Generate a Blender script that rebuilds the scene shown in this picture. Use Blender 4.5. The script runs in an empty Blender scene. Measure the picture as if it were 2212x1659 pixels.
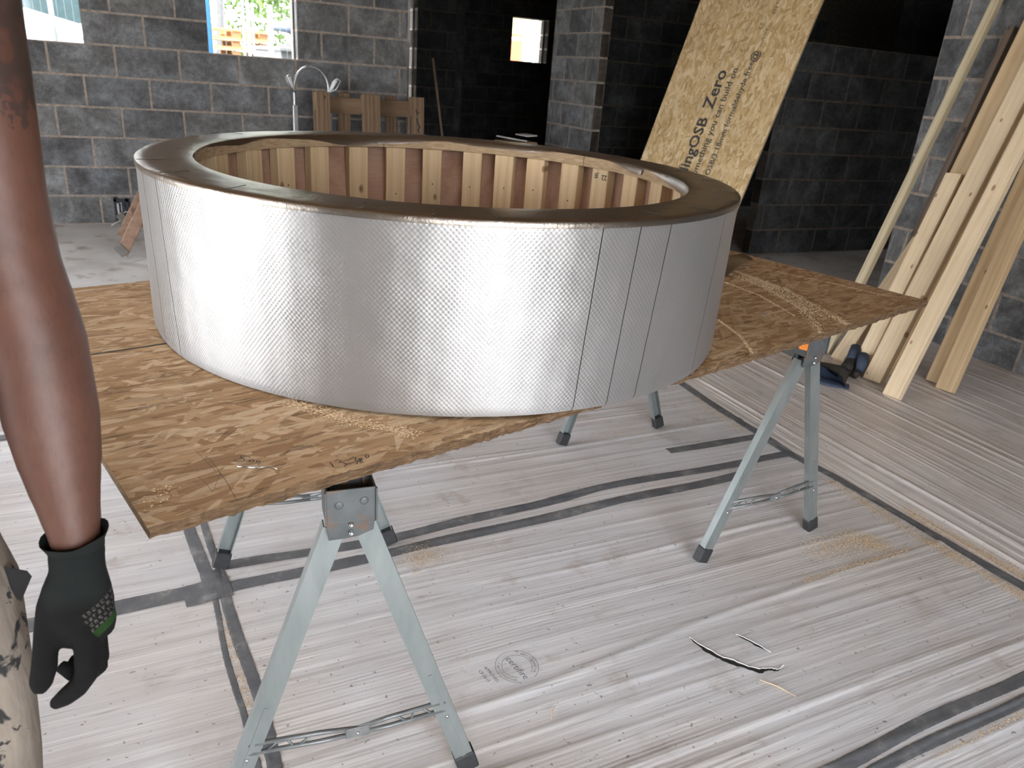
import bpy, bmesh, math, random
import numpy as np
from mathutils import Matrix, Vector, Euler

random.seed(7); rng = np.random.default_rng(7)
scene = bpy.context.scene
C = scene.collection

# ------------------------------------------------------------------ camera
cam_d = bpy.data.cameras.new('camera'); cam = bpy.data.objects.new('camera', cam_d); C.objects.link(cam)
R_ = ((0.90468665, -0.41983938, 0.07264274), (-0.10031079, -0.37557023, -0.92134942), (0.41410122, 0.82624566, -0.38188779))
cam.matrix_world = Matrix(((R_[0][0], -R_[1][0], -R_[2][0], 0), (R_[0][1], -R_[1][1], -R_[2][1], 0), (R_[0][2], -R_[1][2], -R_[2][2], 1.378), (0, 0, 0, 1)))
cam_d.sensor_width = 36; cam_d.lens = 36 * 1621.1 / 2212
cam_d.clip_start = .05; cam_d.clip_end = 300
cam_d.dof.use_dof = True; cam_d.dof.focus_distance = 1.55; cam_d.dof.aperture_fstop = 8.0
scene.camera = cam

# ------------------------------------------------------------------ sky, sun, exposure
SKY, SUN, EXPO = 1.6, 2.4, 3.2
world = bpy.data.worlds.new('world'); scene.world = world; world.use_nodes = True
bg = world.node_tree.nodes['Background']; bg.inputs[0].default_value = (.90, .94, 1.0, 1); bg.inputs[1].default_value = SKY
sd = bpy.data.lights.new('sun', 'SUN'); sd.energy = SUN; sd.angle = math.radians(1.2); sd.color = (1, .95, .86)
so = bpy.data.objects.new('sun', sd); C.objects.link(so)
so.rotation_euler = Vector((.42, .42, -.80)).to_track_quat('-Z', 'Y').to_euler()
def portal(loc, rot, sx, sy):            # sampling guide for daylight through a real opening
    l = bpy.data.lights.new('opening_portal', 'AREA'); l.shape = 'RECTANGLE'; l.size = sx; l.size_y = sy
    l.cycles.is_portal = True
    o = bpy.data.objects.new('opening_portal', l); C.objects.link(o); o.location = loc; o.rotation_euler = rot
PI = math.pi
portal((-4.75, 2.35, 1.2), (PI/2, 0, -PI/2), 4.2, 2.5)
portal((.25, -2.65, 1.3), (PI/2, 0, 0), 2.9, 2.7)
portal((.9, 7.4, 1.8), (PI/2, 0, PI), .75, .95)
portal((-.9, 7.4, 1.8), (PI/2, 0, PI), 1.2, .95)
scene.view_settings.view_transform = 'Standard'; scene.view_settings.look = 'None'
scene.view_settings.exposure = EXPO; scene.view_settings.gamma = 1; scene.view_settings.use_curve_mapping = False
scene.cycles.use_denoising = True
scene.cycles.max_bounces = 8; scene.cycles.diffuse_bounces = 5; scene.cycles.glossy_bounces = 4; scene.cycles.use_adaptive_sampling = True; scene.cycles.adaptive_threshold = .05
scene.cycles.sample_clamp_indirect = 8

# ------------------------------------------------------------------ node helpers
def newmat(name, col=(.5, .5, .5), rough=.8, metal=0.0, spec=.5):
    m = bpy.data.materials.new(name); m.use_nodes = True
    b = m.node_tree.nodes['Principled BSDF']
    b.inputs['Base Color'].default_value = (*col, 1); b.inputs['Roughness'].default_value = rough
    b.inputs['Metallic'].default_value = metal; b.inputs['Specular IOR Level'].default_value = spec
    return m, m.node_tree, b
def nd(nt, t, **kw):
    n = nt.nodes.new(t)
    for k, v in kw.items():
        if k.startswith('i_'):
            key = k[2:].replace('_', ' ')
            s = n.inputs[int(key)] if key.isdigit() else n.inputs[key]
            if hasattr(v, 'is_output'): nt.links.new(v, s)
            else: s.default_value = v
        else: setattr(n, k, v)
    return n
def coord(nt, kind='Object'): return nd(nt, 'ShaderNodeTexCoord').outputs[kind]
def mapping(nt, vec, sc=(1, 1, 1), rot=(0, 0, 0), loc=(0, 0, 0)):
    return nd(nt, 'ShaderNodeMapping', i_Vector=vec, i_Scale=sc, i_Rotation=rot, i_Location=loc).outputs[0]
def noise(nt, vec, scale=5, detail=4, rough=.55, dist=0):
    return nd(nt, 'ShaderNodeTexNoise', i_Vector=vec, i_Scale=scale, i_Detail=detail, i_Roughness=rough, i_Distortion=dist).outputs[0]
def ramp(nt, fac, stops):
    r = nd(nt, 'ShaderNodeValToRGB', i_Fac=fac); e = r.color_ramp.elements
    while len(e) < len(stops): e.new(.5)
    for q, (p, c) in zip(e, stops):
        q.position = p; q.color = (*c, 1) if len(c) == 3 else c
    return r.outputs[0]
def g(v): return (v, v, v)
def mix(nt, f, a, b, mode='MIX'):
    m = nd(nt, 'ShaderNodeMix', data_type='RGBA', blend_type=mode)
    for s, v in ((m.inputs[0], f), (m.inputs[6], a), (m.inputs[7], b)):
        if hasattr(v, 'is_output'): nt.links.new(v, s)
        else: s.default_value = v if isinstance(v, float) or isinstance(v, int) else (*v, 1)
    return m.outputs[2]
def math_(nt, op, a, b=0.0, c=None):
    m = nd(nt, 'ShaderNodeMath', operation=op)
    for k, v in enumerate((a, b) if c is None else (a, b, c)):
        if hasattr(v, 'is_output'): nt.links.new(v, m.inputs[k])
        else: m.inputs[k].default_value = v
    return m.outputs[0]
def bump(nt, b, h, strength=.5, dist=.002, prev=None):
    n = nd(nt, 'ShaderNodeBump', i_Height=h, i_Strength=strength, i_Distance=dist)
    if prev: nt.links.new(prev, n.inputs['Normal'])
    nt.links.new(n.outputs[0], b.inputs['Normal']); return n.outputs[0]
def setc(nt, b, c): nt.links.new(c, b.inputs['Base Color'])
def setr(nt, b, r): nt.links.new(r, b.inputs['Roughness'])

M = {}
# concrete block
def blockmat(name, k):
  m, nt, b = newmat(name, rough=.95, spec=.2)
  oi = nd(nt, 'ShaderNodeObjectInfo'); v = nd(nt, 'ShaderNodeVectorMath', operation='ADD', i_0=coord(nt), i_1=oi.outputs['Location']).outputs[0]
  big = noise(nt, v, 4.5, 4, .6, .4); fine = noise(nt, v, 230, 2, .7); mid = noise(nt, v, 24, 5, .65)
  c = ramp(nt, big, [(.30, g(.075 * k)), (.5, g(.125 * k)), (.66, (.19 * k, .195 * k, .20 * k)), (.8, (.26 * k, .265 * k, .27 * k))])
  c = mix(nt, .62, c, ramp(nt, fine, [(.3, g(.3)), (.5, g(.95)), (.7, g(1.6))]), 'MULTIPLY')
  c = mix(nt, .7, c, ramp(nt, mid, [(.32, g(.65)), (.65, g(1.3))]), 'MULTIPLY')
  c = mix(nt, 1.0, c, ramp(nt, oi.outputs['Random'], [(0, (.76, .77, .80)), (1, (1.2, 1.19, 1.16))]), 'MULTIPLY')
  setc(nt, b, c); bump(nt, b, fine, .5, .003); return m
M['block'] = blockmat('concrete_block', 1.08); M['block_dark'] = blockmat('shade_dark_block', .27); M['block_mid'] = blockmat('half_shade_block', .55)  # last two are darkened copies: shade of the dim far walls in the colour
m, nt, b = newmat('mortar', rough=.95, spec=.15); v = coord(nt)
setc(nt, b, ramp(nt, noise(nt, v, 30, 5), [(.3, (.19, .158, .132)), (.55, (.29, .247, .21)), (.75, (.37, .315, .27))])); bump(nt, b, noise(nt, v, 120, 3), .6, .004); M['mortar'] = m
m, nt, b = newmat('plain_blockwork', rough=.95, spec=.2); v = coord(nt)
br = nd(nt, 'ShaderNodeTexBrick', i_Vector=mapping(nt, v, rot=(PI/2, 0, 0)), i_Color1=(.27, .265, .26, 1), i_Color2=(.31, .305, .295, 1), i_Mortar=(.34, .29, .24, 1), i_Scale=1.0)
br.inputs['Mortar Size'].default_value = .005; br.inputs['Brick Width'].default_value = .45; br.inputs['Row Height'].default_value = .225
setc(nt, b, br.outputs[0]); M['plainblock'] = m
m, nt, b = newmat('shade_dark_mortar', rough=.95, spec=.15); setc(nt, b, ramp(nt, noise(nt, coord(nt), 30, 5), [(.3, (.045, .037, .03)), (.7, (.09, .075, .06))])); M['mortar_dark'] = m  # mortar darkened to go with them, far-wall shade in its colour
m, nt, b = newmat('half_shade_mortar', rough=.95, spec=.15); setc(nt, b, ramp(nt, noise(nt, coord(nt), 30, 5), [(.3, (.09, .078, .064)), (.7, (.165, .142, .118))])); M['mortar_mid'] = m  # mortar for the low wall, part of its shade put into the colour
# concrete floor
m, nt, b = newmat('concrete_floor', rough=.75, spec=.35); v = coord(nt)
c = ramp(nt, noise(nt, v, 1.4, 6), [(.3, (.44, .425, .405)), (.5, (.60, .60, .59)), (.7, (.72, .72, .72))])
c = mix(nt, ramp(nt, noise(nt, v, 5, 7, .65), [(.56, g(0)), (.68, g(.75))]), c, (.26, .19, .14))
setc(nt, b, c); bump(nt, b, noise(nt, v, 40, 5), .2, .003); M['floor'] = m
# membrane
def membrane(name, along_x):
    m, nt, b = newmat(name, rough=.4, spec=.5); v = coord(nt)
    sx, sy = (1, 26) if along_x else (26, 1); wk = 1.0 if along_x else 1.12
    lo = mapping(nt, v, (sx, sy, 1)); st = noise(nt, lo, 1.0, 5, .62, .3)
    c = ramp(nt, st, [(.25, (.445, .445, .46)), (.42, (.585, .59, .615)), (.58, (.665, .675, .70)), (.75, (.79, .80, .82))])
    patch = noise(nt, v, 1.1, 4)
    c = mix(nt, ramp(nt, patch, [(.42, g(0)), (.66, g(.6))]), c, (.53, .47, .415), 'MIX')
    dirt = math_(nt, 'MULTIPLY', ramp(nt, noise(nt, v, 6, 8, .7), [(.55, g(0)), (.72, g(1))]), ramp(nt, noise(nt, v, 1.7, 2), [(.4, g(.15)), (.65, g(1))]))
    c = mix(nt, math_(nt, 'MULTIPLY', dirt, .75), c, (.27, .19, .125))
    ln = noise(nt, mapping(nt, v, (.7, 62, 1) if along_x else (62, .7, 1)), 1, 2, .5)
    c = mix(nt, ramp(nt, math_(nt, 'ABSOLUTE', math_(nt, 'SUBTRACT', ln, .47)), [(.004, g(.40)), (.012, g(0))]), c, (.22, .20, .19))
    c = mix(nt, ramp(nt, math_(nt, 'ABSOLUTE', math_(nt, 'SUBTRACT', ln, .56)), [(.003, g(.45)), (.010, g(0))]), c, (.95, .95, .95))  # crease highlights painted in as near-white lines
    sp = noise(nt, v, 70, 2, .5); c = mix(nt, ramp(nt, sp, [(.70, g(0)), (.74, g(.7))]), c, (.16, .12, .1))
    if not along_x: c = mix(nt, 1.0, c, (1.16, 1.09, 1.02), 'MULTIPLY')
    setc(nt, b, c)
    setr(nt, b, ramp(nt, noise(nt, v, 3, 4), [(.3, g(.3)), (.7, g(.52))]))
    rib = nd(nt, 'ShaderNodeTexWave', wave_type='BANDS', bands_direction='Y' if along_x else 'X', i_Vector=v, i_Scale=28.0, i_Distortion=1.2, i_Detail=2.0, i_Detail_Scale=.6).outputs[1]
    msk = ramp(nt, noise(nt, mapping(nt, v, (1.2, 6, 1) if along_x else (6, 1.2, 1)), 1, 3), [(.46, g(.05)), (.62, g(1))])
    n1 = bump(nt, b, math_(nt, 'MULTIPLY', rib, msk), .45, .0010)
    bump(nt, b, noise(nt, mapping(nt, v, (3, 38, 1) if along_x else (38, 3, 1)), 1, 5, .6), .30, .006, n1)
    return m
M['membrane_x'] = membrane('membrane_plastic', True); M['membrane_y'] = membrane('membrane_plastic_cross', False)
m, nt, b = newmat('grey_tape', rough=.5, spec=.5); v = coord(nt)
c = ramp(nt, noise(nt, mapping(nt, v, (6, 6, 1)), 2, 6, .65), [(.3, (.085, .092, .105)), (.55, (.14, .148, .16)), (.72, (.30, .295, .29))])
setc(nt, b, c); bump(nt, b, noise(nt, v, 45, 3), .35, .003); M['tape'] = m

def osb(name, pal, contrast=1.0, bmp=.5, slot=(9, 62)):
    m, nt, b = newmat(name, rough=.72, spec=.3); v = coord(nt)
    best = None; shade = None; tone = None
    for k, (a, off) in enumerate(((.08, 0), (-.22, 3.1), (.3, 7.7), (1.05, 11.3), (-.75, 17.9), (-.05, 23.3))):
        mv = mapping(nt, mapping(nt, v, rot=(0, 0, a), loc=(off, off * .7, 0)), (slot[0] * (1 + .15 * (k % 3)), slot[1] * (1 - .12 * (k % 2)), 1))
        vo = nd(nt, 'ShaderNodeTexVoronoi', voronoi_dimensions='2D', i_Vector=mv, i_Scale=1.0, i_Randomness=1.0)
        s = nd(nt, 'ShaderNodeSeparateColor', i_Color=vo.outputs['Color'])
        order = s.outputs[1] if k not in (3, 4) else math_(nt, 'MULTIPLY', s.outputs[1], .93)
        gr = noise(nt, mapping(nt, v, rot=(0, 0, a), loc=(off, 0, 0)), 1, 2) if False else None
        if best is None: best, shade, tone = order, s.outputs[0], s.outputs[2]
        else:
            f = math_(nt, 'GREATER_THAN', order, best)
            shade = nd(nt, 'ShaderNodeMix', i_0=f, i_2=shade, i_3=s.outputs[0]).outputs[0]
            tone = nd(nt, 'ShaderNodeMix', i_0=f, i_2=tone, i_3=s.outputs[2]).outputs[0]
            best = math_(nt, 'MAXIMUM', order, best)
    c = ramp(nt, shade, pal)
    grain = noise(nt, mapping(nt, v, (12, 260, 1)), 1, 4, .6)
    c = mix(nt, .8, c, ramp(nt, grain, [(.3, g(1 - .32 * contrast)), (.55, g(1)), (.75, g(1 + .22 * contrast))]), 'MULTIPLY')
    c = mix(nt, ramp(nt, tone, [(.93, g(0)), (.97, g(.45))]), c, (pal[0][1][0] * .6, pal[0][1][1] * .55, pal[0][1][2] * .5))
    cr = ramp(nt, noise(nt, mapping(nt, v, (9, 75, 1)), 1, 6, .75), [(.385, g(.18)), (.425, g(1))])
    c = mix(nt, .75 * contrast, c, cr, 'MULTIPLY')
    c = mix(nt, .5, c, ramp(nt, noise(nt, v, 2.2, 3), [(.3, g(.82)), (.7, g(1.15))]), 'MULTIPLY')
    setc(nt, b, c)
    n1 = bump(nt, b, best, bmp, .0022); bump(nt, b, cr, .4, .0015, n1)
    return m
M['osb_old'] = osb('osb_weathered', [(0, (.34, .195, .095)), (.3, (.46, .29, .15)), (.65, (.55, .37, .21)), (1, (.68, .51, .33))], .9, .45, (11, 78))
M['osb_new'] = osb('osb_fresh', [(0, (.48, .31, .14)), (.3, (.60, .42, .205)), (.65, (.68, .50, .27)), (1, (.78, .62, .39))], .55, .4, (13, 48))
m, nt, b = newmat('osb_cut_edge', rough=.9, spec=.15); v = coord(nt)
setc(nt, b, ramp(nt, noise(nt, mapping(nt, v, (25, 25, 220)), 1, 6, .7), [(.3, (.055, .034, .02)), (.5, (.16, .10, .057)), (.7, (.30, .20, .12))])); bump(nt, b, noise(nt, mapping(nt, v, (40, 40, 260)), 1, 5, .7), 1.0, .006); M['osb_edge'] = m

m, nt, b = newmat('osb_ring_face', rough=.85, spec=.2); v = coord(nt)
setc(nt, b, ramp(nt, noise(nt, mapping(nt, v, (30, 30, 300)), 1, 6, .7), [(.28, (.20, .13, .075)), (.45, (.40, .28, .165)), (.7, (.55, .42, .27))])); bump(nt, b, noise(nt, mapping(nt, v, (40, 40, 300)), 1, 5, .7), .6, .003); M['osb_ring'] = m

def timber(name, dark, light, knot, contrast=1.0, rough=.65):
    m, nt, b = newmat(name, rough=rough, spec=.3); oi = nd(nt, 'ShaderNodeObjectInfo')
    v0 = coord(nt)
    off = nd(nt, 'ShaderNodeCombineXYZ', i_X=math_(nt, 'MULTIPLY', oi.outputs['Random'], 37.0), i_Y=math_(nt, 'MULTIPLY', oi.outputs['Random'], 5.0), i_Z=0.0).outputs[0]
    v = nd(nt, 'ShaderNodeVectorMath', operation='ADD', i_0=v0, i_1=off).outputs[0]
    w = nd(nt, 'ShaderNodeTexWave', wave_type='BANDS', bands_direction='Y', i_Vector=mapping(nt, v, (.06, 1, .6)), i_Scale=9.0, i_Distortion=7.5, i_Detail=3.0, i_Detail_Scale=1.4).outputs[1]
    c = ramp(nt, w, [(0, light), (.55, tuple(.25 * a + .75 * b_ for a, b_ in zip(dark, light))), (1, tuple(.7 * a + .3 * b_ for a, b_ in zip(dark, light)))])
    fib = noise(nt, mapping(nt, v, (6, 170, 170)), 1, 4, .6)
    c = mix(nt, .6 * contrast, c, ramp(nt, fib, [(.3, g(.82)), (.7, g(1.12))]), 'MULTIPLY')
    kv = nd(nt, 'ShaderNodeTexVoronoi', voronoi_dimensions='2D', i_Vector=mapping(nt, v, (5.0, 9, 1)), i_Scale=1.0, i_Randomness=1.0)
    kr = nd(nt, 'ShaderNodeSeparateColor', i_Color=kv.outputs['Color']).outputs[0]
    kn = math_(nt, 'DIVIDE', kv.outputs[0], math_(nt, 'ADD', math_(nt, 'MULTIPLY', math_(nt, 'MAXIMUM', math_(nt, 'SUBTRACT', kr, .45), 0.0), .19), .0001))
    c = mix(nt, ramp(nt, kn, [(.5, g(.85)), (.8, g(.55)), (1.0, g(.12)), (1.0, g(0))]), c, knot)
    c = mix(nt, .6, c, ramp(nt, noise(nt, v, 3, 3), [(.3, g(.88)), (.7, g(1.1))]), 'MULTIPLY')
    c = mix(nt, 1.0, c, ramp(nt, oi.outputs['Random'], [(0, g(.9)), (1, g(1.1))]), 'MULTIPLY')
    setc(nt, b, c); bump(nt, b, fib, .15, .001); return m
M['pine'] = timber('pine', (.54, .375, .205), (.63, .475, .29), (.2, .11, .05))
M['pine_pale'] = timber('pine_pale', (.60, .455, .285), (.66, .53, .36), (.24, .13, .065))
M['pine_grey'] = timber('pine_grey', (.40, .33, .21), (.55, .47, .32), (.2, .12, .07))
M['pine_dark'] = timber('weathered_batten', (.10, .075, .055), (.17, .13, .10), (.05, .04, .03))
M['pallet_wood'] = timber('pallet_wood', (.12, .075, .045), (.215, .145, .09), (.05, .03, .02), 1.4, .85)
M['ply'] = timber('red_plywood', (.30, .165, .105), (.39, .24, .165), (.26, .14, .09), 1.2)
M['pallet_orange'] = timber('fresh_pallet_wood', (.30, .15, .06), (.40, .24, .12), (.2, .1, .05))
M['fence_wood'] = timber('site_timber', (.10, .078, .038), (.13, .105, .06), (.3, .2, .1))

# foil
def foil(name, emboss, rough, k=1.0):
    TINT = ((.385, .38, .378), (.435, .43, .428)) if emboss else ((.34, .295, .255), (.42, .37, .32))
    m, nt, b = newmat(name, (.50, .505, .51), rough, 1.0)
    uv = coord(nt, 'UV'); ob = coord(nt)
    if emboss:
        b.inputs['Anisotropic'].default_value = .75; b.inputs['Anisotropic Rotation'].default_value = .25
        nt.links.new(nd(nt, 'ShaderNodeTangent', direction_type='UV_MAP', uv_map='UVMap').outputs[0], b.inputs['Tangent'])
        b.inputs['Metallic'].default_value = .80
        h = None
        for a in (.72, -.72):
            w = nd(nt, 'ShaderNodeTexWave', wave_type='BANDS', bands_direction='X', i_Vector=mapping(nt, uv, rot=(0, 0, a)), i_Scale=46.0, i_Distortion=.3, i_Detail=1.0, i_Detail_Scale=2.0).outputs[1]
            h = w if h is None else math_(nt, 'ADD', h, w)
        h = math_(nt, 'MULTIPLY', h, ramp(nt, noise(nt, uv, 3.5, 3), [(.35, g(.2)), (.6, g(1))]))
        n1 = bump(nt, b, h, .30, .0008)
        n2 = bump(nt, b, noise(nt, uv, 14, 5, .6, .8), .06, .010, n1)
        bump(nt, b, noise(nt, mapping(nt, uv, (60, 3, 1)), 1, 2, .5), .10, .002, n2)
    else:
        n1 = bump(nt, b, noise(nt, ob, 22, 5, .65, .8), .3, .006)
        bump(nt, b, noise(nt, ob, 150, 3, .6), .25, .001, n1)
    setc(nt, b, ramp(nt, noise(nt, ob, 4, 4), [(.3, tuple(k * x for x in TINT[0])), (.7, tuple(k * x for x in TINT[1]))]))
    return m
M['foil'] = foil('embossed_foil', True, .50); M['foil_tape'] = foil('foil_tape', False, .33, .72)
M['foil_brown'] = foil('foil_back', False, .42); M['foil_brown'].node_tree.nodes['Principled BSDF'].inputs['Metallic'].default_value = .8
M['insul'] = newmat('insulation_core', (.05, .045, .035), .9)[0]

def simple(name, col, rough=.6, metal=0.0, var=.15, scale=20, bumpd=0.0):
    m, nt, b = newmat(name, col, rough, metal); v = coord(nt)
    f = noise(nt, v, scale, 4)
    setc(nt, b, mix(nt, 1.0, col, ramp(nt, f, [(.3, g(1 - var)), (.7, g(1 + var))]), 'MULTIPLY'))
    if bumpd: bump(nt, b, f, .4, bumpd)
    M[name] = m; return m
# galvanised / painted sawhorse
m, nt, b = newmat('leg_steel', rough=.38, metal=.55); v = coord(nt)
c = ramp(nt, noise(nt, mapping(nt, v, (8, 8, 2)), 3, 4), [(.3, (.20, .226, .223)), (.7, (.285, .312, .308))])
c = mix(nt, ramp(nt, noise(nt, v, 38, 4, .6), [(.70, g(0)), (.74, g(.85))]), c, (.36, .27, .15)); setc(nt, b, c); M['leg'] = m
m, nt, b = newmat('head_paint', rough=.5, metal=.2); v = coord(nt)
c = ramp(nt, noise(nt, v, 30, 4), [(.3, (.068, .075, .077)), (.7, (.10, .108, .111))])
ge = nd(nt, 'ShaderNodeNewGeometry').outputs['Pointiness']
rust = math_(nt, 'MULTIPLY', ramp(nt, noise(nt, v, 85, 5, .7), [(.48, g(0)), (.6, g(1))]), ramp(nt, noise(nt, v, 24, 3), [(.48, g(0)), (.62, g(1))]))
c = mix(nt, rust, c, (.16, .075, .035)); setc(nt, b, c); bump(nt, b, noise(nt, v, 60, 3), .2, .002); M['head'] = m
simple('orange_paint', (.62, .19, .03), .5); simple('black_rubber', (.022, .023, .025), .6, 0, .3, 60)
simple('brace_steel', (.17, .178, .178), .45, .35, .2, 40); simple('bright_metal', (.75, .75, .75), .25, 1.0, .1); simple('dull_alu', (.52, .53, .53), .38, .85, .15, 40)
simple('ink', (.012, .012, .016), .6); simple('faded_ink', (.11, .11, .125), .7); simple('pencil', (.10, .075, .06), .8)
simple('print_ink', (.05, .05, .048), .7, 0, .5, 90)
simple('hole_dark', (.012, .011, .010), .9); simple('tear_edge', (.80, .80, .80), .5)
simple('sawdust', (.55, .40, .23), .9, 0, .3, 300); simple('sawdust_pale', (.66, .50, .31), .9, 0, .3, 300)
simple('ladder_brown', (.27, .17, .115), .75, 0, .3, 30); simple('ladder_foot', (.16, .15, .14), .8)
simple('box_black', (.02, .02, .022), .6); simple('conduit', (.42, .43, .44), .5); simple('cable_grey', (.42, .40, .38), .6)
simple('boot_black', (.022, .019, .017), .7, 0, .4, 12, .003); simple('boot_navy', (.030, .045, .078), .7, 0, .3, 30, .002)
simple('card', (.34, .24, .15), .85); simple('white_board', (.75, .75, .74), .8)
simple('broom_handle', (.33, .24, .16), .6)
# skin with tattoo
m, nt, b = newmat('skin', rough=.5, spec=.4); v = coord(nt); sep = nd(nt, 'ShaderNodeSeparateXYZ', i_0=v)
c = ramp(nt, noise(nt, v, 14, 4), [(.3, (.076, .032, .021)), (.7, (.110, .049, .033))])
hair = noise(nt, mapping(nt, v, (420, 300, 40)), 1, 2); c = mix(nt, .22, c, ramp(nt, hair, [(.35, g(.4)), (.5, g(1))]), 'MULTIPLY')
tz = ramp(nt, math_(nt, 'ADD', sep.outputs[2], math_(nt, 'MULTIPLY', noise(nt, v, 22, 3), .16)), [(0, g(0)), (1, g(1))])
tat = math_(nt, 'GREATER_THAN', math_(nt, 'ADD', sep.outputs[2], math_(nt, 'MULTIPLY', noise(nt, v, 24, 4), .20)), 1.405)
tat2 = math_(nt, 'LESS_THAN', sep.outputs[2], 1.50)
tm = math_(nt, 'MULTIPLY', math_(nt, 'MULTIPLY', tat, tat2), ramp(nt, noise(nt, v, 40, 3), [(.36, g(.2)), (.5, g(.8))]))
c = mix(nt, tm, c, (.030, .022, .020)); setc(nt, b, c)
b.inputs['Subsurface Weight'].default_value = .08; b.inputs['Subsurface Radius'].default_value = (.01, .004, .002)
bump(nt, b, noise(nt, v, 160, 3), .15, .001); M['skin'] = m
PANEL = (.545, .556, .5665, .592)
m, nt, b = newmat('glove_knit', rough=.9, spec=.2); v = coord(nt); sep = nd(nt, 'ShaderNodeSeparateXYZ', i_0=v)
c = mix(nt, ramp(nt, math_(nt, 'ADD', sep.outputs[2], math_(nt, 'MULTIPLY', noise(nt, v, 30, 2), .02)), [(.78, g(1)), (.80, g(0))]), (.0085, .0105, .0098), (.0045, .0042, .0042))
# printed knuckle panel: pale lettering rows and a green bar on the back of the hand
nx = nd(nt, 'ShaderNodeSeparateXYZ', i_0=nd(nt, 'ShaderNodeNewGeometry').outputs['Normal']).outputs[0]
rv = mapping(nt, v, rot=(0, .44, 0)); rs = nd(nt, 'ShaderNodeSeparateXYZ', i_0=rv)
def band(lo, hi, src): return math_(nt, 'MULTIPLY', math_(nt, 'GREATER_THAN', src, lo), math_(nt, 'LESS_THAN', src, hi))
PZ = rs.outputs[2]; side = math_(nt, 'MULTIPLY', math_(nt, 'GREATER_THAN', rs.outputs[0], PANEL[0]), math_(nt, 'GREATER_THAN', nx, -.25))
bk = nd(nt, 'ShaderNodeTexBrick', i_Vector=mapping(nt, rv, rot=(PI / 2, 0, 0)), i_Color1=(1, 1, 1, 1), i_Color2=(.6, .6, .6, 1), i_Mortar=(0, 0, 0, 1), i_Scale=1.0)
bk.inputs['Mortar Size'].default_value = .0011; bk.inputs['Brick Width'].default_value = .0052; bk.inputs['Row Height'].default_value = .0068
letters = math_(nt, 'MULTIPLY', bk.outputs[0], ramp(nt, noise(nt, v, 420, 2), [(.42, g(0)), (.5, g(1))]))
c = mix(nt, math_(nt, 'MULTIPLY', math_(nt, 'MULTIPLY', band(PANEL[2], PANEL[3], PZ), side), letters), c, (.075, .068, .06))
c = mix(nt, math_(nt, 'MULTIPLY', band(PANEL[1], PANEL[2], PZ), side), c, (.010, .030, .006))
setc(nt, b, c); bump(nt, b, nd(nt, 'ShaderNodeTexWave', bands_direction='Z', i_Vector=v, i_Scale=150.0, i_Distortion=1.0).outputs[1], .3, .0008); M['glove'] = m
simple('glove_print', (.17, .155, .14), .8, 0, .4, 200); simple('glove_green', (.035, .095, .02), .8)
m, nt, b = newmat('splattered_trousers', rough=.9, spec=.2); v = coord(nt)
c = ramp(nt, noise(nt, v, 9, 4), [(.3, (.19, .158, .128)), (.7, (.27, .228, .19))])
c = mix(nt, ramp(nt, noise(nt, mapping(nt, v, (1, 1, .8)), 11, 5, .6, 1.0), [(.585, g(0)), (.61, g(1))]), c, (.035, .035, .035))
setc(nt, b, c); bump(nt, b, noise(nt, mapping(nt, v, (14, 14, 5)), 1, 4), .5, .02); M['trousers'] = m
simple('shirt', (.05, .055, .07), .9); simple('hair_dark', (.03, .02, .015), .8); simple('eye_white', (.8, .8, .8), .3); simple('lip', (.3, .1, .08), .5)
# exterior
simple('yard_ground', (.40, .385, .35), .95, 0, .25, 3); simple('white_paint', (.85, .86, .86), .35, 0, .04); simple('glass_dark', (.03, .05, .055), .08)
simple('galv', (.16, .175, .18), .4, .3); simple('blue_paint', (.01, .075, .22), .5); simple('tarp_blue', (.05, .066, .10), .6, 0, .2, 8, .02)
simple('skip_grey', (.10, .11, .115), .6); simple('dark_load', (.02, .02, .022), .9); simple('leaf', (.06, .12, .012), .6, 0, .45, 1.5); simple('bark', (.12, .08, .05), .9)
simple('yellow_sheet', (.40, .36, .14), .5); simple('red_brick', (.30, .10, .045), .9, 0, .3, 30); simple('blue_grey_sheet', (.16, .20, .23), .6)
simple('digger_grey', (.07, .072, .075), .5); simple('joist_wood', (.30, .20, .12), .85, 0, .3, 6); simple('deck_wood', (.34, .24, .15), .9, 0, .35, 5)

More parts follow.
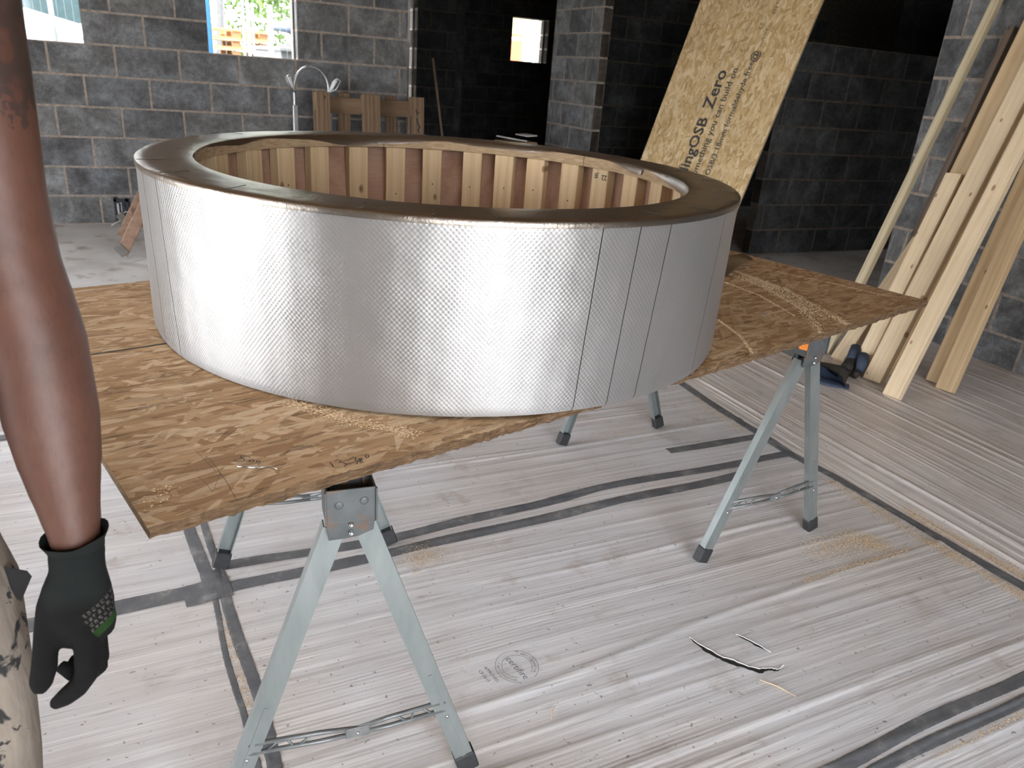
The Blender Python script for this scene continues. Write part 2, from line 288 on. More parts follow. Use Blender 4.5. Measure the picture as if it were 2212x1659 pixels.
# ------------------------------------------------------------------ mesh helpers
class MB:
    def __init__(s): s.v = []; s.f = []; s.mi = []; s.uv = {}
    def add(s, vs, fs, mi=0):
        n = len(s.v); s.v += [tuple(map(float, p)) for p in vs]
        for f in fs: s.f.append(tuple(i + n for i in f)); s.mi.append(mi)
        return s
    def box(s, c, size, rot=None, mi=0):
        x, y, z = (a / 2 for a in size); P = [Vector((i * x, j * y, k * z)) for i in (-1, 1) for j in (-1, 1) for k in (-1, 1)]
        if rot is not None: P = [rot @ p for p in P]
        return s.add([p + Vector(c) for p in P], [(0, 1, 3, 2), (4, 6, 7, 5), (0, 4, 5, 1), (2, 3, 7, 6), (0, 2, 6, 4), (1, 5, 7, 3)], mi)
    def span(s, a, b, mi=0): return s.box([(p + q) / 2 for p, q in zip(a, b)], [abs(q - p) for p, q in zip(a, b)], None, mi)
    def prism(s, poly, t, M4=None, mi=0):       # poly in local xy, extruded 0..t in z
        n = len(poly); P = [Vector((x, y, 0)) for x, y in poly] + [Vector((x, y, t)) for x, y in poly]
        if M4 is not None: P = [M4 @ p for p in P]
        return s.add(P, [tuple(range(n))[::-1], tuple(range(n, 2 * n))] + [(i, (i + 1) % n, n + (i + 1) % n, n + i) for i in range(n)], mi)
    def tube(s, pts, rad, seg=10, mi=0, cap=True, squash=None):
        pts = [Vector(p) for p in pts]; n = len(pts)
        if not hasattr(rad, '__len__'): rad = [rad] * n
        up = None; rings = []
        for i in range(n):
            t = (pts[min(i + 1, n - 1)] - pts[max(i - 1, 0)]).normalized()
            if up is None:
                up = t.orthogonal().normalized() if abs(t.x) > .9 else (Vector((1, 0, 0)) - t * t.x).normalized()
            else: up = (up - t * up.dot(t)).normalized()
            w = t.cross(up); r = rad[i]; ra, rb = (r if hasattr(r, '__len__') else (r, r))
            rings.append([pts[i] + up * math.cos(2 * PI * k / seg) * ra + w * math.sin(2 * PI * k / seg) * rb for k in range(seg)])
        vs = [p for r in rings for p in r]; fs = []
        for i in range(n - 1):
            for k in range(seg): fs.append((i * seg + k, i * seg + (k + 1) % seg, (i + 1) * seg + (k + 1) % seg, (i + 1) * seg + k))
        if cap: fs += [tuple(range(seg))[::-1], tuple(range((n - 1) * seg, n * seg))]
        return s.add(vs, fs, mi)
    def ribbon(s, pts, w, z=0.0, mi=0):          # flat stroke in xy
        pts = [Vector((*p[:2], 0)) for p in pts]; L = []; n = len(pts)
        for i in range(n):
            t = (pts[min(i + 1, n - 1)] - pts[max(i - 1, 0)]); t = t.normalized() if t.length > 0 else Vector((1, 0, 0))
            nn = Vector((-t.y, t.x, 0)); ww = w[i] if hasattr(w, '__len__') else w
            L += [pts[i] + nn * ww / 2 + Vector((0, 0, z)), pts[i] - nn * ww / 2 + Vector((0, 0, z))]
        return s.add(L, [(2 * i, 2 * i + 1, 2 * i + 3, 2 * i + 2) for i in range(n - 1)], mi)
    def grid(s, fn, nu, nv, mi=0, closed_u=False):
        vs = [fn(i, j) for i in range(nu) for j in range(nv)]
        lim = nu if closed_u else nu - 1
        return s.add(vs, [(i * nv + j, ((i + 1) % nu) * nv + j, ((i + 1) % nu) * nv + j + 1, i * nv + j + 1) for i in range(lim) for j in range(nv - 1)], mi)
    def mesh(s, name, mats, smooth=False, bev=0.0):
        me = bpy.data.meshes.new(name); me.from_pydata(s.v, [], s.f)
        for mm in (mats if isinstance(mats, (list, tuple)) else [mats]): me.materials.append(M[mm] if isinstance(mm, str) else mm)
        me.polygons.foreach_set('material_index', s.mi)
        bm = bmesh.new(); bm.from_mesh(me)
        bmesh.ops.recalc_face_normals(bm, faces=bm.faces)
        if bev: bmesh.ops.bevel(bm, geom=bm.edges[:], offset=bev, segments=1, affect='EDGES', clamp_overlap=True)
        bm.to_mesh(me); bm.free()
        if smooth: me.polygons.foreach_set('use_smooth', [True] * len(me.polygons))
        me.update(); return me
    def build(s, name, mats, parent=None, smooth=False, bev=0.0, M4=None):
        return link(name, s.mesh(name, mats, smooth, bev), parent, M4)
def link(name, me, parent=None, M4=None):
    o = bpy.data.objects.new(name, me); C.objects.link(o)
    if parent is not None: o.parent = parent
    if M4 is not None: o.matrix_local = M4
    return o
def tag(o, label=None, cat=None, group=None, kind=None):
    if label: o['label'] = label
    if cat: o['category'] = cat
    if group: o['group'] = group
    if kind: o['kind'] = kind
    return o
def thing(name, label, cat, loc=(0, 0, 0), rz=0.0, group=None, M4=None):
    o = bpy.data.objects.new(name, None); C.objects.link(o); o.empty_display_size = .1
    if M4 is not None: o.matrix_world = M4
    else: o.location = loc; o.rotation_euler = (0, 0, rz)
    return tag(o, label, cat, group)
def frame(o, x, y, z): # matrix from axes
    x, y, z = Vector(x).normalized(), Vector(y).normalized(), Vector(z).normalized()
    return Matrix(((x.x, y.x, z.x, o[0]), (x.y, y.y, z.y, o[1]), (x.z, y.z, z.z, o[2]), (0, 0, 0, 1)))
def copy_tree(o, parent=None):
    c = o.copy(); C.objects.link(c); c.parent = parent
    for ch in list(o.children): copy_tree(ch, c)
    return c
def T(x, y, z): return Matrix.Translation((x, y, z))

# ------------------------------------------------------------------ structure: walls of concrete blocks
block_me = {}
def block_mesh(th, mt='block'):
    if (th, mt) not in block_me: block_me[th, mt] = MB().box((.22, th / 2, .1075), (.44, th, .215)).mesh('block', mt, False, .004)
    return block_me[th, mt]
def wall(name, p0, rz, L, phases, H=2.7, z0=0.0, th=.1, openings=(), brange=None, zmax=9, plain=False, dark=False):
    """front face at local y=0 (normal -y); courses of 0.225, blocks 0.44 x 0.215"""
    mb = MB(); pieces = []
    nrow = int(math.ceil((H - z0) / .225 - 1e-6))
    for k in range(nrow):
        za, zb = max(0, z0 + k * .225), min(H, z0 + (k + 1) * .225)
        if zb - za < .01: continue
        segs = [(0.0, L)]
        for (a, b_, oa, ob) in openings:
            if zb > oa + .02 and za < ob - .02:
                segs = [q for (s, e) in segs for q in ((s, min(e, a)), (max(s, b_), e)) if q[1] - q[0] > .01]
        for s, e in segs:
            full = brange is None or za > zmax
            mb.span((s, .0 if plain else .0015, za), (e, th if plain else th - .0015, zb))
            if plain: continue
            j = phases[k % 2] - .45 * math.ceil((phases[k % 2] - s) / .45); cuts = [s]
            while j < e:
                if j > s + .04 and j < e - .04: cuts.append(j)
                j += .45
            cuts.append(e)
            for c0, c1 in zip(cuts, cuts[1:]):
                if brange and (c1 < brange[0] or c0 > brange[1]): continue
                g0 = .0 if c0 == s else .006; g1 = .0 if c1 == e else .006
                pieces.append((c0 + g0, c1 - g1, za + .006, zb - .006))
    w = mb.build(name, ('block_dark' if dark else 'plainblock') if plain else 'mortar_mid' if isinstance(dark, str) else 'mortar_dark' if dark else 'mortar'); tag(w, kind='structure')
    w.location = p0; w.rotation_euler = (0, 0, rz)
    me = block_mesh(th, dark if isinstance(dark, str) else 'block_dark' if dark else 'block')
    for a, b_, c, d in pieces:
        o = bpy.data.objects.new('block', me); C.objects.link(o); o.parent = w
        o.location = (a, random.uniform(-.001, .001), c); o.scale = ((b_ - a) / .44, 1, (d - c) / .215)
    return w
YA = 6.954
W1, W2 = (3.2, 4.182, 1.35, 2.25), (5.059, 5.753, 1.35, 2.25)
wall('wall_window', (-4.5, YA, 0), 0, 6.70, (.10, .33), openings=(W1, W2), brange=(2.6, 6.71))
wall('wall_window_outer', (-4.6, YA + .2, 0), 0, 6.80, (.1, .33), openings=tuple((a + .1, b_ + .1, c, d) for a, b_, c, d in (W1, W2)), brange=(3.0, 6.2))
wall('wall_right', (4.387, 3.39, 0), -PI / 2, 5.8, (.115, .359), z0=-.039, brange=(-.1, 4.6))
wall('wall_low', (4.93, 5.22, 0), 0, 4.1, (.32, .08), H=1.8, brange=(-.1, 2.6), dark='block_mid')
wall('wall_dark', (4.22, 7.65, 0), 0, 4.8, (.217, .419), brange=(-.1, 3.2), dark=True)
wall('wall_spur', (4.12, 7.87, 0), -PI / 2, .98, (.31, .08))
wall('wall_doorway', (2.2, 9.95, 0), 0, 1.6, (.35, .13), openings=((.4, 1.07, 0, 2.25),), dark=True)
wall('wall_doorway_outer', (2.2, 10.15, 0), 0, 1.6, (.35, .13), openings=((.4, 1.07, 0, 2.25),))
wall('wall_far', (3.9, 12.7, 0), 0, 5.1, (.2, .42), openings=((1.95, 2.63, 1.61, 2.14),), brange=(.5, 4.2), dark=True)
wall('wall_far_outer', (3.9, 12.9, 0), 0, 5.1, (.2, .42), openings=((1.95, 2.63, 1.61, 2.14),), brange=(1.2, 3.4))
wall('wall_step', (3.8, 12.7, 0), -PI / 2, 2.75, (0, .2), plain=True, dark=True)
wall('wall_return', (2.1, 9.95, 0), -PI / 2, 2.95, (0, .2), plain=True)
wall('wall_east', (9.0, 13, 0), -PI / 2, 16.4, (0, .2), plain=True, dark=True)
wall('wall_rear', (9.0, -2.4, 0), PI, 13.6, (0, .2), plain=True, openings=((7.35, 10.15, 0, 2.6),))
wall('wall_left', (-4.5, -3.3, 0), PI / 2, 10.6, (0, .2), plain=True, openings=((3.6, 7.7, 0, 2.4),))
tag(MB().span((-4.6, -3.4, -.1), (9.1, 7.2, 0)).span((2.1, 7.2, -.1), (9.1, 13.1, 0)).build('floor', 'floor'), kind='structure')
ce = tag(MB().span((-4.7, -3.5, 2.7), (9.1, 7.3, 2.85)).span((2.1, 7.3, 2.7), (9.1, 13.1, 2.85)).build('ceiling', 'deck_wood'), kind='structure')
jm = MB().box((0, 0, 0), (8.8, .047, .2)).mesh('joist', 'joist_wood')
for k in range(17):
    link('joist', jm, ce, T(-.1, -3.0 + k * .6, 2.6))
# ------------------------------------------------------------------ ground outside
tag(MB().span((-60, -60, -.2), (60, 60, -.12)).build('yard_ground', 'yard_ground'), kind='structure')

# ------------------------------------------------------------------ floor membrane
def smooth_noise(n, m, seed, k):
    r = np.random.default_rng(seed); a = r.standard_normal((k + 3, m + 3))
    return a
def fbm1(x, seed, freq, amp=1.0):
    r = np.random.default_rng(seed); ph = r.uniform(0, 6.28, 5); fr = freq * r.uniform(.6, 1.6, 5)
    return amp * sum(np.sin(x * f + p) for f, p in zip(fr, ph)) / 5
MEMZ = []
def memz(x, y):
    best = .001
    for ax, A0, A1, B0, B1, Z in MEMZ:
        u, v = (x, y) if ax else (y, x)
        if A0 <= u <= A1 and B0 <= v <= B1:
            fu = (u - A0) / (A1 - A0) * (Z.shape[0] - 1); fv = (v - B0) / (B1 - B0) * (Z.shape[1] - 1); i = min(int(fu), Z.shape[0] - 2); j = min(int(fv), Z.shape[1] - 2)
            best = max(best, float(Z[i:i + 2, j:j + 2].max()))
    return best
def membrane_sheet(name, x0, x1, y0, y1, along_x, fold=None, holes=()):
    du, dv = .045, .005                     # along ridges / across ridges
    A0, A1, B0, B1 = (x0, x1, y0, y1) if along_x else (y0, y1, x0, x1)
    U = np.linspace(A0, A1, int((A1 - A0) / du) + 1); Vv = np.linspace(B0, B1, int((B1 - B0) / dv) + 1)
    UU, VV = np.meshgrid(U, Vv, indexing='ij'); Z = np.full_like(UU, .0015)
    r = np.random.default_rng(5 if along_x else 9)
    for _ in range(int((B1 - B0) / .020)):
        v0 = r.uniform(B0, B1); w = r.uniform(.004, .013); a = r.uniform(.0006, .0028)
        sd_ = int(r.integers(1e6)); path = v0 + fbm1(UU, sd_, 2.2, .018) + r.uniform(-.012, .012) * (UU - (A0 + A1) / 2)
        Z += a * np.exp(-((VV - path) / w) ** 2) * np.clip(.35 + 1.1 * fbm1(UU, sd_ + 1, 3.5, 1.6), 0, 1.2)
    for _ in range(int((B1 - B0) / .035)):
        v0 = r.uniform(B0, B1); w = r.uniform(.002, .0045); a = r.uniform(.0006, .0016)
        sd_ = int(r.integers(1e6)); path = v0 + fbm1(UU, sd_, 1.6, .012) + r.uniform(-.015, .015) * (UU - (A0 + A1) / 2)
        Z += a * np.exp(-((VV - path) / w) ** 2) * np.clip(.3 + 1.4 * fbm1(UU, sd_ + 1, 2.5, 1.6), 0, 1.2)
    Z += .0022 * (1 + fbm1(UU * .8 + VV * 1.3, 3, 5.0) * 1.5 + fbm1(VV - .4 * UU, 8, 9.0))
    if fold is not None:
        fy = np.interp(UU, [p[0] for p in fold], [p[1] for p in fold]) + fbm1(UU, 77, 9, .006)
        Z += .0035 / (1 + np.exp((VV - fy) / .0022)) + .003 * np.exp(-((VV - fy + .012) / .012) ** 2)
    Z = np.maximum(Z, .0006)
    MEMZ.append((along_x, A0, A1, B0, B1, Z))
    P = np.stack([UU, VV, Z] if along_x else [VV, UU, Z], -1).reshape(-1, 3)
    n, m_ = UU.shape; idx = np.arange(n * m_).reshape(n, m_)
    F = np.stack([idx[:-1, :-1], idx[1:, :-1], idx[1:, 1:], idx[:-1, 1:]], -1).reshape(-1, 4)
    me = bpy.data.meshes.new(name); me.from_pydata(P.tolist(), [], F.tolist()); me.materials.append(M['membrane_x' if along_x else 'membrane_y'])
    bm = bmesh.new(); bm.from_mesh(me); bmesh.ops.recalc_face_normals(bm, faces=bm.faces); bm.to_mesh(me); bm.free()
    me.polygons.foreach_set('use_smooth', [True] * len(me.polygons))
    return link(name, me)
FOLD = [(-1, 1.17), (.547, 1.214), (.863, 1.221), (1.262, 1.268), (1.731, 1.299), (2.27, 1.308), (2.4, 1.31)]
sheet = tag(membrane_sheet('floor_membrane', -1.6, 2.335, -.6, 3.05, True, FOLD), 'dirty grey plastic floor membrane with fine ridges under the sawhorses', 'plastic sheet')
sheet2 = tag(membrane_sheet('floor_membrane', 2.325, 4.38, -.6, 3.95, False), 'brownish plastic floor membrane beneath the leaning planks along the wall', 'plastic sheet')
def tape(pts, w, parent, z=.0062, seed=0):
    pts = [Vector((*p, 0)) for p in pts]; P = []
    for a, b_ in zip(pts, pts[1:]):
        n = max(2, int((b_ - a).length / .008)); P += [a + (b_ - a) * k / n for k in range(n)]
    P.append(pts[-1]); rr = random.Random(seed)
    mb = MB(); L = []; s_ = 0
    for i, p in enumerate(P):
        t = (P[min(i + 1, len(P) - 1)] - P[max(i - 1, 0)]).normalized(); n_ = Vector((-t.y, t.x, 0)); s_ += .008
        wob = .004 * math.sin(s_ * 9 + seed) + rr.uniform(-.0006, .0006); ww = w / 2 * (1 + .04 * math.sin(s_ * 17 + seed))
        for q in (-1, -.75, -.5, -.25, 0, .25, .5, .75, 1):
            pq = p + n_ * (q * ww + wob); L.append(pq + Vector((0, 0, memz(pq.x, pq.y) + .0004 + (z - .0055) * .4 + (0 if abs(q) == 1 else .0005))))
    mb.add(L, [(9 * i + k, 9 * i + k + 1, 9 * i + 10 + k, 9 * i + 9 + k) for i in range(len(P) - 1) for k in range(8)])
    return mb.build('tape_strip', 'tape', parent, True)
tape([(.087, 1.942), (.595, 1.93), (1.1, 1.955), (1.39, 1.985), (2.31, 1.985)], .043, sheet, seed=1)
tape([(.088, 1.838), (.57, 1.852), (1.057, 1.872), (1.983, 1.905)], .046, sheet, seed=2)
tape([(-1.2, 1.87), (-.442, 1.853), (-.13, 1.848), (.05, 1.846)], .056, sheet, .0075, 3)
tape([(.084, 1.848), (.097, 1.591), (.115, 1.393), (.126, 1.1), (.13, .6)], .030, sheet, seed=4)
tape([(.05, 1.85), (.062, 1.59), (.08, 1.39), (.09, 1.1)], .015, sheet, .0055, 14)
tape([(.045, 1.88), (.032, 2.0), (.017, 2.17), (-.02, 2.7)], .035, sheet, seed=5)
tape([(.085, 1.88), (.075, 2.0), (.06, 2.17), (.03, 2.7)], .022, sheet, seed=6)
tape([(2.345, 3.6), (2.325, 2.725), (2.315, 2.418), (2.305, 1.977), (2.339, 1.779), (2.349, 1.369), (2.375, 1.035), (2.40, .3)], .046, sheet2, .0085, 7)
tape([(.9, .745), (1.277, .757), (1.567, .767), (1.962, .778), (2.3, .785)], .034, sheet, seed=8)
tape([(.9, .705), (1.358, .716), (1.602, .722), (1.904, .728), (2.3, .735)], .030, sheet, .0072, 9)
tape([(1.813, 2.158), (2.293, 2.151)], .045, sheet, seed=10)
tape([(-1.6, 3.0), (-.588, 2.99), (.5, 3.0), (1.5, 3.0), (2.3, 3.0)], .05, sheet, seed=11)
tape([(-.02, 1.835), (.1, 1.845)], .09, sheet, .009, 12); tape([(.06, 1.80), (.055, 1.93)], .05, sheet, .0105, 13)
# tear in the membrane
def tear(pts, wmax, parent):
    n = len(pts); P = []; W = []
    for i in range(n - 1):
        for k in range(5):
            t = k / 5; P.append((pts[i][0] * (1 - t) + pts[i + 1][0] * t + random.uniform(-.0012, .0012), pts[i][1] * (1 - t) + pts[i + 1][1] * t + random.uniform(-.002, .002)))
    P.append(pts[-1]); N_ = len(P)
    W = [max(.0008, wmax * math.sin(PI * (i / (N_ - 1)) ** .8) * (.8 + .2 * math.sin(i * .8))) for i in range(N_)]
    tm_ = MB().ribbon(P, W, 0.0); tm_.v = [(x, y, memz(x, y) + .0016) for x, y, z in tm_.v]; t_ = tm_.build('tear_opening', 'hole_dark', parent)
    e = [(p[0] + .5 * w, p[1] + .62 * w, memz(p[0], p[1]) + .002) for p, w in zip(P, W)]
    MB().tube(e, .0011, 6).build('tear_lip', 'tear_edge', t_)
tear([(1.20, 1.213), (1.205, 1.185), (1.213, 1.152), (1.234, 1.114), (1.263, 1.077), (1.295, 1.045), (1.324, 1.045), (1.345, 1.032), (1.372, 1.04)], .016, sheet)
tear([(1.332, 1.178), (1.347, 1.145), (1.361, 1.116), (1.375, 1.09)], .009, sheet)

# text helper -> mesh data
def text_mesh(s, size, mat, align='CENTER', bold=0.0):
    cu = bpy.data.curves.new('txt', 'FONT'); cu.body = s; cu.size = size; cu.align_x = align; cu.align_y = 'CENTER'; cu.offset = bold; cu.resolution_u = 2
    o = bpy.data.objects.new('txt', cu); C.objects.link(o)
    dg = bpy.context.evaluated_depsgraph_get(); me = bpy.data.meshes.new_from_object(o.evaluated_get(dg))
    bpy.data.objects.remove(o); bpy.data.curves.remove(cu)
    vs = [tuple(v.co) for v in me.vertices]; fs = [tuple(p.vertices) for p in me.polygons]; bpy.data.meshes.remove(me)
    return vs, fs
def put_text(mb, s, size, M4, align='CENTER', bold=0.0, mi=0):
    vs, fs = text_mesh(s, size, None, align, bold); mb.add([M4 @ Vector(p) for p in vs], fs, mi)
# certification stamp on membrane
mb = MB(); cx_, cy_ = .719, 1.283; A0 = math.atan2(-.052, .010)
def ringband(mb, cx, cy, r, w, z, a0, a1, n=56):
    mb.ribbon([(cx + r * math.cos(a0 + (a1 - a0) * k / n), cy + r * math.sin(a0 + (a1 - a0) * k / n)) for k in range(n + 1)], w, z)
ringband(mb, cx_, cy_, .0545, .0011, .0095, A0 + .3, A0 + 5.85); ringband(mb, cx_, cy_, .0385, .0011, .0095, A0 + .45, A0 + 5.75)
def rot_at(x, y, a, z=.0095): return T(x, y, z) @ Matrix.Rotation(a, 4, 'Z')
put_text(mb, 'certifire', .026, rot_at(cx_ - .002, cy_ - .006, A0), bold=-.0001)
def arc_text(mb, s, size, r, mid, flip=False, step=.125):
    n = len(s)
    for i, ch in enumerate(s):
        a = mid - (i - (n - 1) / 2) * step * (1 if not flip else -1)
        put_text(mb, ch, size, rot_at(cx_ + r * math.cos(a), cy_ + r * math.sin(a), a - PI / 2 + (PI if flip else 0)))
arc_text(mb, 'warringtonfire', .0125, .0465, A0 + PI / 2 - .15); arc_text(mb, 'certification', .0125, .0465, A0 - PI / 2 + .15, True)
put_text(mb, 'APPROVED', .0115, rot_at(.648, 1.281, A0), bold=.0001); put_text(mb, 'CF-5613', .0125, rot_at(.629, 1.281, A0), bold=.0001)
mb.build('printed_stamp', 'faded_ink', sheet)
# sawdust & debris on the floor
def chips(name, spots, mat, label, cat, zbase, s0=.0015, s1=.005, flat=.35):
    mb = MB()
    for (x, y) in spots:
        s = random.uniform(s0, s1); a = random.uniform(0, PI); l = s * random.uniform(1, 2.4)
        R3 = Matrix.Rotation(a, 3, 'Z') @ Matrix.Rotation(random.uniform(-.5, .5), 3, 'X')
        z = zbase(x, y) if callable(zbase) else zbase
        P = [R3 @ Vector(p) for p in ((-l, -s * .5, 0), (l, -s * .4, s * .1), (l * .8, s * .5, 0), (-l * .9, s * .4, s * .15), (0, 0, s * (flat + .5)))]
        mb.add([p + Vector((x, y, z + s * .2)) for p in P], [(0, 1, 4), (1, 2, 4), (2, 3, 4), (3, 0, 4), (0, 3, 2, 1)])
    o = mb.build(name, mat); tag(o, label, cat, kind='stuff'); return o
sp = []
def along(pts, n, w):
    for _ in range(n):
        i = random.randrange(len(pts) - 1); t = random.random(); a, b_ = pts[i], pts[i + 1]
        sp.append((a[0] + (b_[0] - a[0]) * t + random.gauss(0, w), a[1] + (b_[1] - a[1]) * t + random.gauss(0, w)))
along([(2.29, 1.75), (2.29, 1.35), (2.31, 1.05), (2.33, .8)], 5200, .017); along([(2.40, 1.5), (2.42, 1.2), (2.44, .9)], 3600, .016)
along([(1.85, 1.40), (2.05, 1.42), (2.12, 1.36)], 2600, .028); along([(2.28, 2.6), (2.27, 2.2)], 1200, .03); along([(1.6, 2.33), (1.9, 2.35)], 350, .04)
along([(1.7, 1.30), (2.2, 1.31)], 900, .010); along([(1.95, .70), (1.5, .69)], 500, .005); along([(.62, 1.80), (.68, 1.80)], 900, .035); along([(1.2, 1.93), (1.9, 1.95)], 250, .008); along([(.07, 1.7), (.1, 1.3)], 450, .005)
chips('floor_sawdust', sp, 'sawdust', 'golden sawdust drifted along the tape on the floor membrane', 'sawdust', lambda x, y: memz(x, y) + .0008, .0004, .0014)
sp = [(random.uniform(.0, 3.2), random.uniform(.4, 2.9)) for _ in range(420)]
chips('floor_debris', sp, 'pine_dark', 'scattered dark crumbs and splinters over the floor membrane', 'debris', lambda x, y: memz(x, y), .0006, .0022)
for (x, y, a, l, lab) in ((1.30, .985, -1.0, .045, 'thin wood splinter lying beside the tear in the membrane'), (.735, 1.118, .9, .022, 'pale curled shaving on the membrane below the printed stamp'), (.60, 1.72, .3, .012, 'short yellow wood chip near the taped seam under the board')):
    o = MB().tube([(-l, 0, .012), (0, .003, .014), (l, -.002, .012)], [.0008, .0016, .0006], 6).build('wood_splinter', 'pine'); o.location = (x, y, 0); o.rotation_euler = (0, 0, a); tag(o, lab, 'splinter')
exec_after = []

# ------------------------------------------------------------------ worktop board (OSB on sawhorses)
YB = .25785; NB = (-.0441, .9646); ZB = .780
def sag(u, v): return -.008 * math.sin(PI * min(max(u / 2.44, 0), 1)) * (1 - .6 * v / 1.22)
board = thing('osb_worktop', 'weathered brown OSB sheet lying across two sawhorses as a worktop', 'board', (*NB, 0), YB)
mb = MB(); NU = 325; rr = random.Random(3); prof = []
e0 = [.0015 * math.sin(i * .7) + rr.uniform(-.0022, .0022) for i in range(NU)]; e1 = [rr.uniform(-.002, .002) for i in range(NU)]; e2 = [rr.uniform(-.002, .002) for i in range(NU)]
VS = [0, .15, .4, .61, .9, 1.22]
def bpt(i, j):
    u = 2.44 * i / (NU - 1); n = len(VS)
    ring = [(VS[k], 0) for k in range(n)] + [(1.224, -.006), (1.223, -.013), (1.22, -.018)] + [(VS[k], -.018) for k in range(n - 2, -1, -1)] + [(-.003, -.013), (-.002, -.006)]
    v, z = ring[j % len(ring)]; du = 0
    if v <= 0: v += e0[i] + (e2[i] if z < -.01 else 0)
    elif v >= 1.22: v += e1[i]
    if i in (0, NU - 1): du = rr.uniform(-.0015, .0015)
    return (u + du, v, ZB + z + sag(u, max(v, 0)))
nring = len(VS) + 3 + len(VS) - 1 + 2
vs = [bpt(i, j) for i in range(NU) for j in range(nring)]; fs = []; mi = []
for i in range(NU - 1):
    for j in range(nring):
        fs.append((i * nring + j, (i + 1) * nring + j, (i + 1) * nring + (j + 1) % nring, i * nring + (j + 1) % nring)); mi.append(0 if j < len(VS) - 1 or len(VS) + 2 <= j < nring - 3 else 1)
for base in (0, (NU - 1) * nring):
    fs.append(tuple(base + j for j in range(nring))); mi.append(1)
mb.v = vs; mb.f = fs; mb.mi = mi
sheet_b = mb.build('sheet', ['osb_old', 'osb_edge'], board)
STROKES = [[(0.1883, 0.1185), (0.1827, 0.1255), (0.1768, 0.1304), (0.1748, 0.1235), (0.1777, 0.1171), (0.1737, 0.1116), (0.1658, 0.1154), (0.1619, 0.1224)], [(0.1877, 0.1045), (0.1858, 0.1025), (0.1832, 0.1028), (0.1815, 0.1052), (0.1816, 0.1083), (0.1835, 0.1104), (0.1861, 0.1101), (0.1878, 0.1077), (0.1877, 0.1045)], [(0.1949, 0.0977), (0.1934, 0.0963), (0.1913, 0.0966), (0.1899, 0.0984), (0.19, 0.1008), (0.1915, 0.1023), (0.1936, 0.102), (0.195, 0.1001), (0.1949, 0.0977)], [(0.2863, 0.04), (0.2859, 0.0322), (0.284, 0.0221)], [(0.2935, 0.0379), (0.3016, 0.041), (0.3052, 0.0364), (0.2984, 0.0325), (0.3042, 0.0277), (0.3062, 0.0195), (0.2986, 0.0151)], [(0.3173, 0.0324), (0.3267, 0.036), (0.3295, 0.0312), (0.3244, 0.0268), (0.3268, 0.0206), (0.3222, 0.0141), (0.3182, 0.0132)], [(0.3365, 0.0269), (0.3308, 0.0263), (0.3306, 0.0188), (0.3318, 0.0122), (0.3269, 0.0112), (0.3278, 0.0176), (0.335, 0.0219), (0.3365, 0.0269)], [(0.3495, 0.0259), (0.3469, 0.0229), (0.3444, 0.0226), (0.3435, 0.0251), (0.3447, 0.0289), (0.3474, 0.032), (0.3499, 0.0323), (0.3508, 0.0298), (0.3495, 0.0259)]]
mb = MB()
def on_board(mb, pts, w, dz=.0007):
    n0 = len(mb.v); mb.ribbon(pts, w, 0)
    for k in range(n0, len(mb.v)):
        x, y, _ = mb.v[k]; mb.v[k] = (x, y, ZB + sag(x, y) + dz)
for s in STROKES[:3]: on_board(mb, s, .0017, .0012)
mb.build('handwritten_500', 'ink', board)
mb = MB()
for s in STROKES[3:]: on_board(mb, s, .0017, .0012)
mb.build('handwritten_13380', 'ink', board)
mb = MB()
for s in ([(0.0988, 0.0997), (0.1309, 0.1018), (0.1299, 0.0917), (0.1158, 0.0692), (0.1058, 0.0504), (0.1015, 0.0457), (0.1025, 0.0777), (0.0992, 0.0995)], [(0.1328, 0.1451), (0.1302, 0.0756), (0.1223, 0.0057)], [(0.1237, 0.1856), (0.1272, 0.1041)]): on_board(mb, s, .0006)
mb.build('pencil_sketch', 'pencil', board)
mb = MB()
def jl(u0, u1, v, w):
    n = max(3, int((u1 - u0) / .012)); return [(u0 + (u1 - u0) * k / n, v + random.uniform(-.001, .001)) for k in range(n + 1)], [w * random.uniform(.5, 1.3) for k in range(n + 1)]
for dv in (-.002, 0, .0025): on_board(mb, *jl(.0, 2.43, .7025 + dv, .0022))
mb.build('marker_line', 'ink', board)
# sawdust on board
def bw(u, v): c, s = math.cos(YB), math.sin(YB); return (NB[0] + c * u - s * v, NB[1] + s * u + c * v)
sp = []; C_D = (.702, 1.852)
def along_b(pts, n, w):
    tmp = []
    for _ in range(n):
        i = random.randrange(len(pts) - 1); t = random.random(); a, b_ = pts[i], pts[i + 1]
        u = a[0] + (b_[0] - a[0]) * t + random.gauss(0, w); v = a[1] + (b_[1] - a[1]) * t + random.gauss(0, w * .8)
        if v > .004 and .005 < u < 2.43: sp.append(bw(u, v))
along_b([(2.093, .556), (2.038, .368), (1.95, .2), (1.848, .075), (1.758, .005)], 1700, .008); along_b([(2.147, .554), (2.09, .313), (1.951, .073), (1.91, .005)], 1700, .009)
along_b([(2.12, .5), (2.06, .33), (1.90, .07)], 2600, .017); along_b([(1.973, .48), (1.941, .323), (1.838, .129)], 700, .003); along_b([(2.287, .53), (2.339, .283), (2.36, .095)], 550, .003)
along_b([(1.588, .229), (1.521, .106), (1.43, .006)], 600, .003); along_b([(.328, .293), (.392, .161), (.461, .053)], 1300, .010); along_b([(.18, .35), (.19, .5), (.2, .62)], 60, .004); along_b([(.02, .05), (.06, .1)], 60, .01)
for _ in range(160): sp.append(bw(random.uniform(.02, 2.42), random.uniform(.01, 1.2)))
def zb(x, y):
    c, s = math.cos(YB), math.sin(YB); u = c * (x - NB[0]) + s * (y - NB[1]); v = -s * (x - NB[0]) + c * (y - NB[1]); return ZB + sag(u, v)
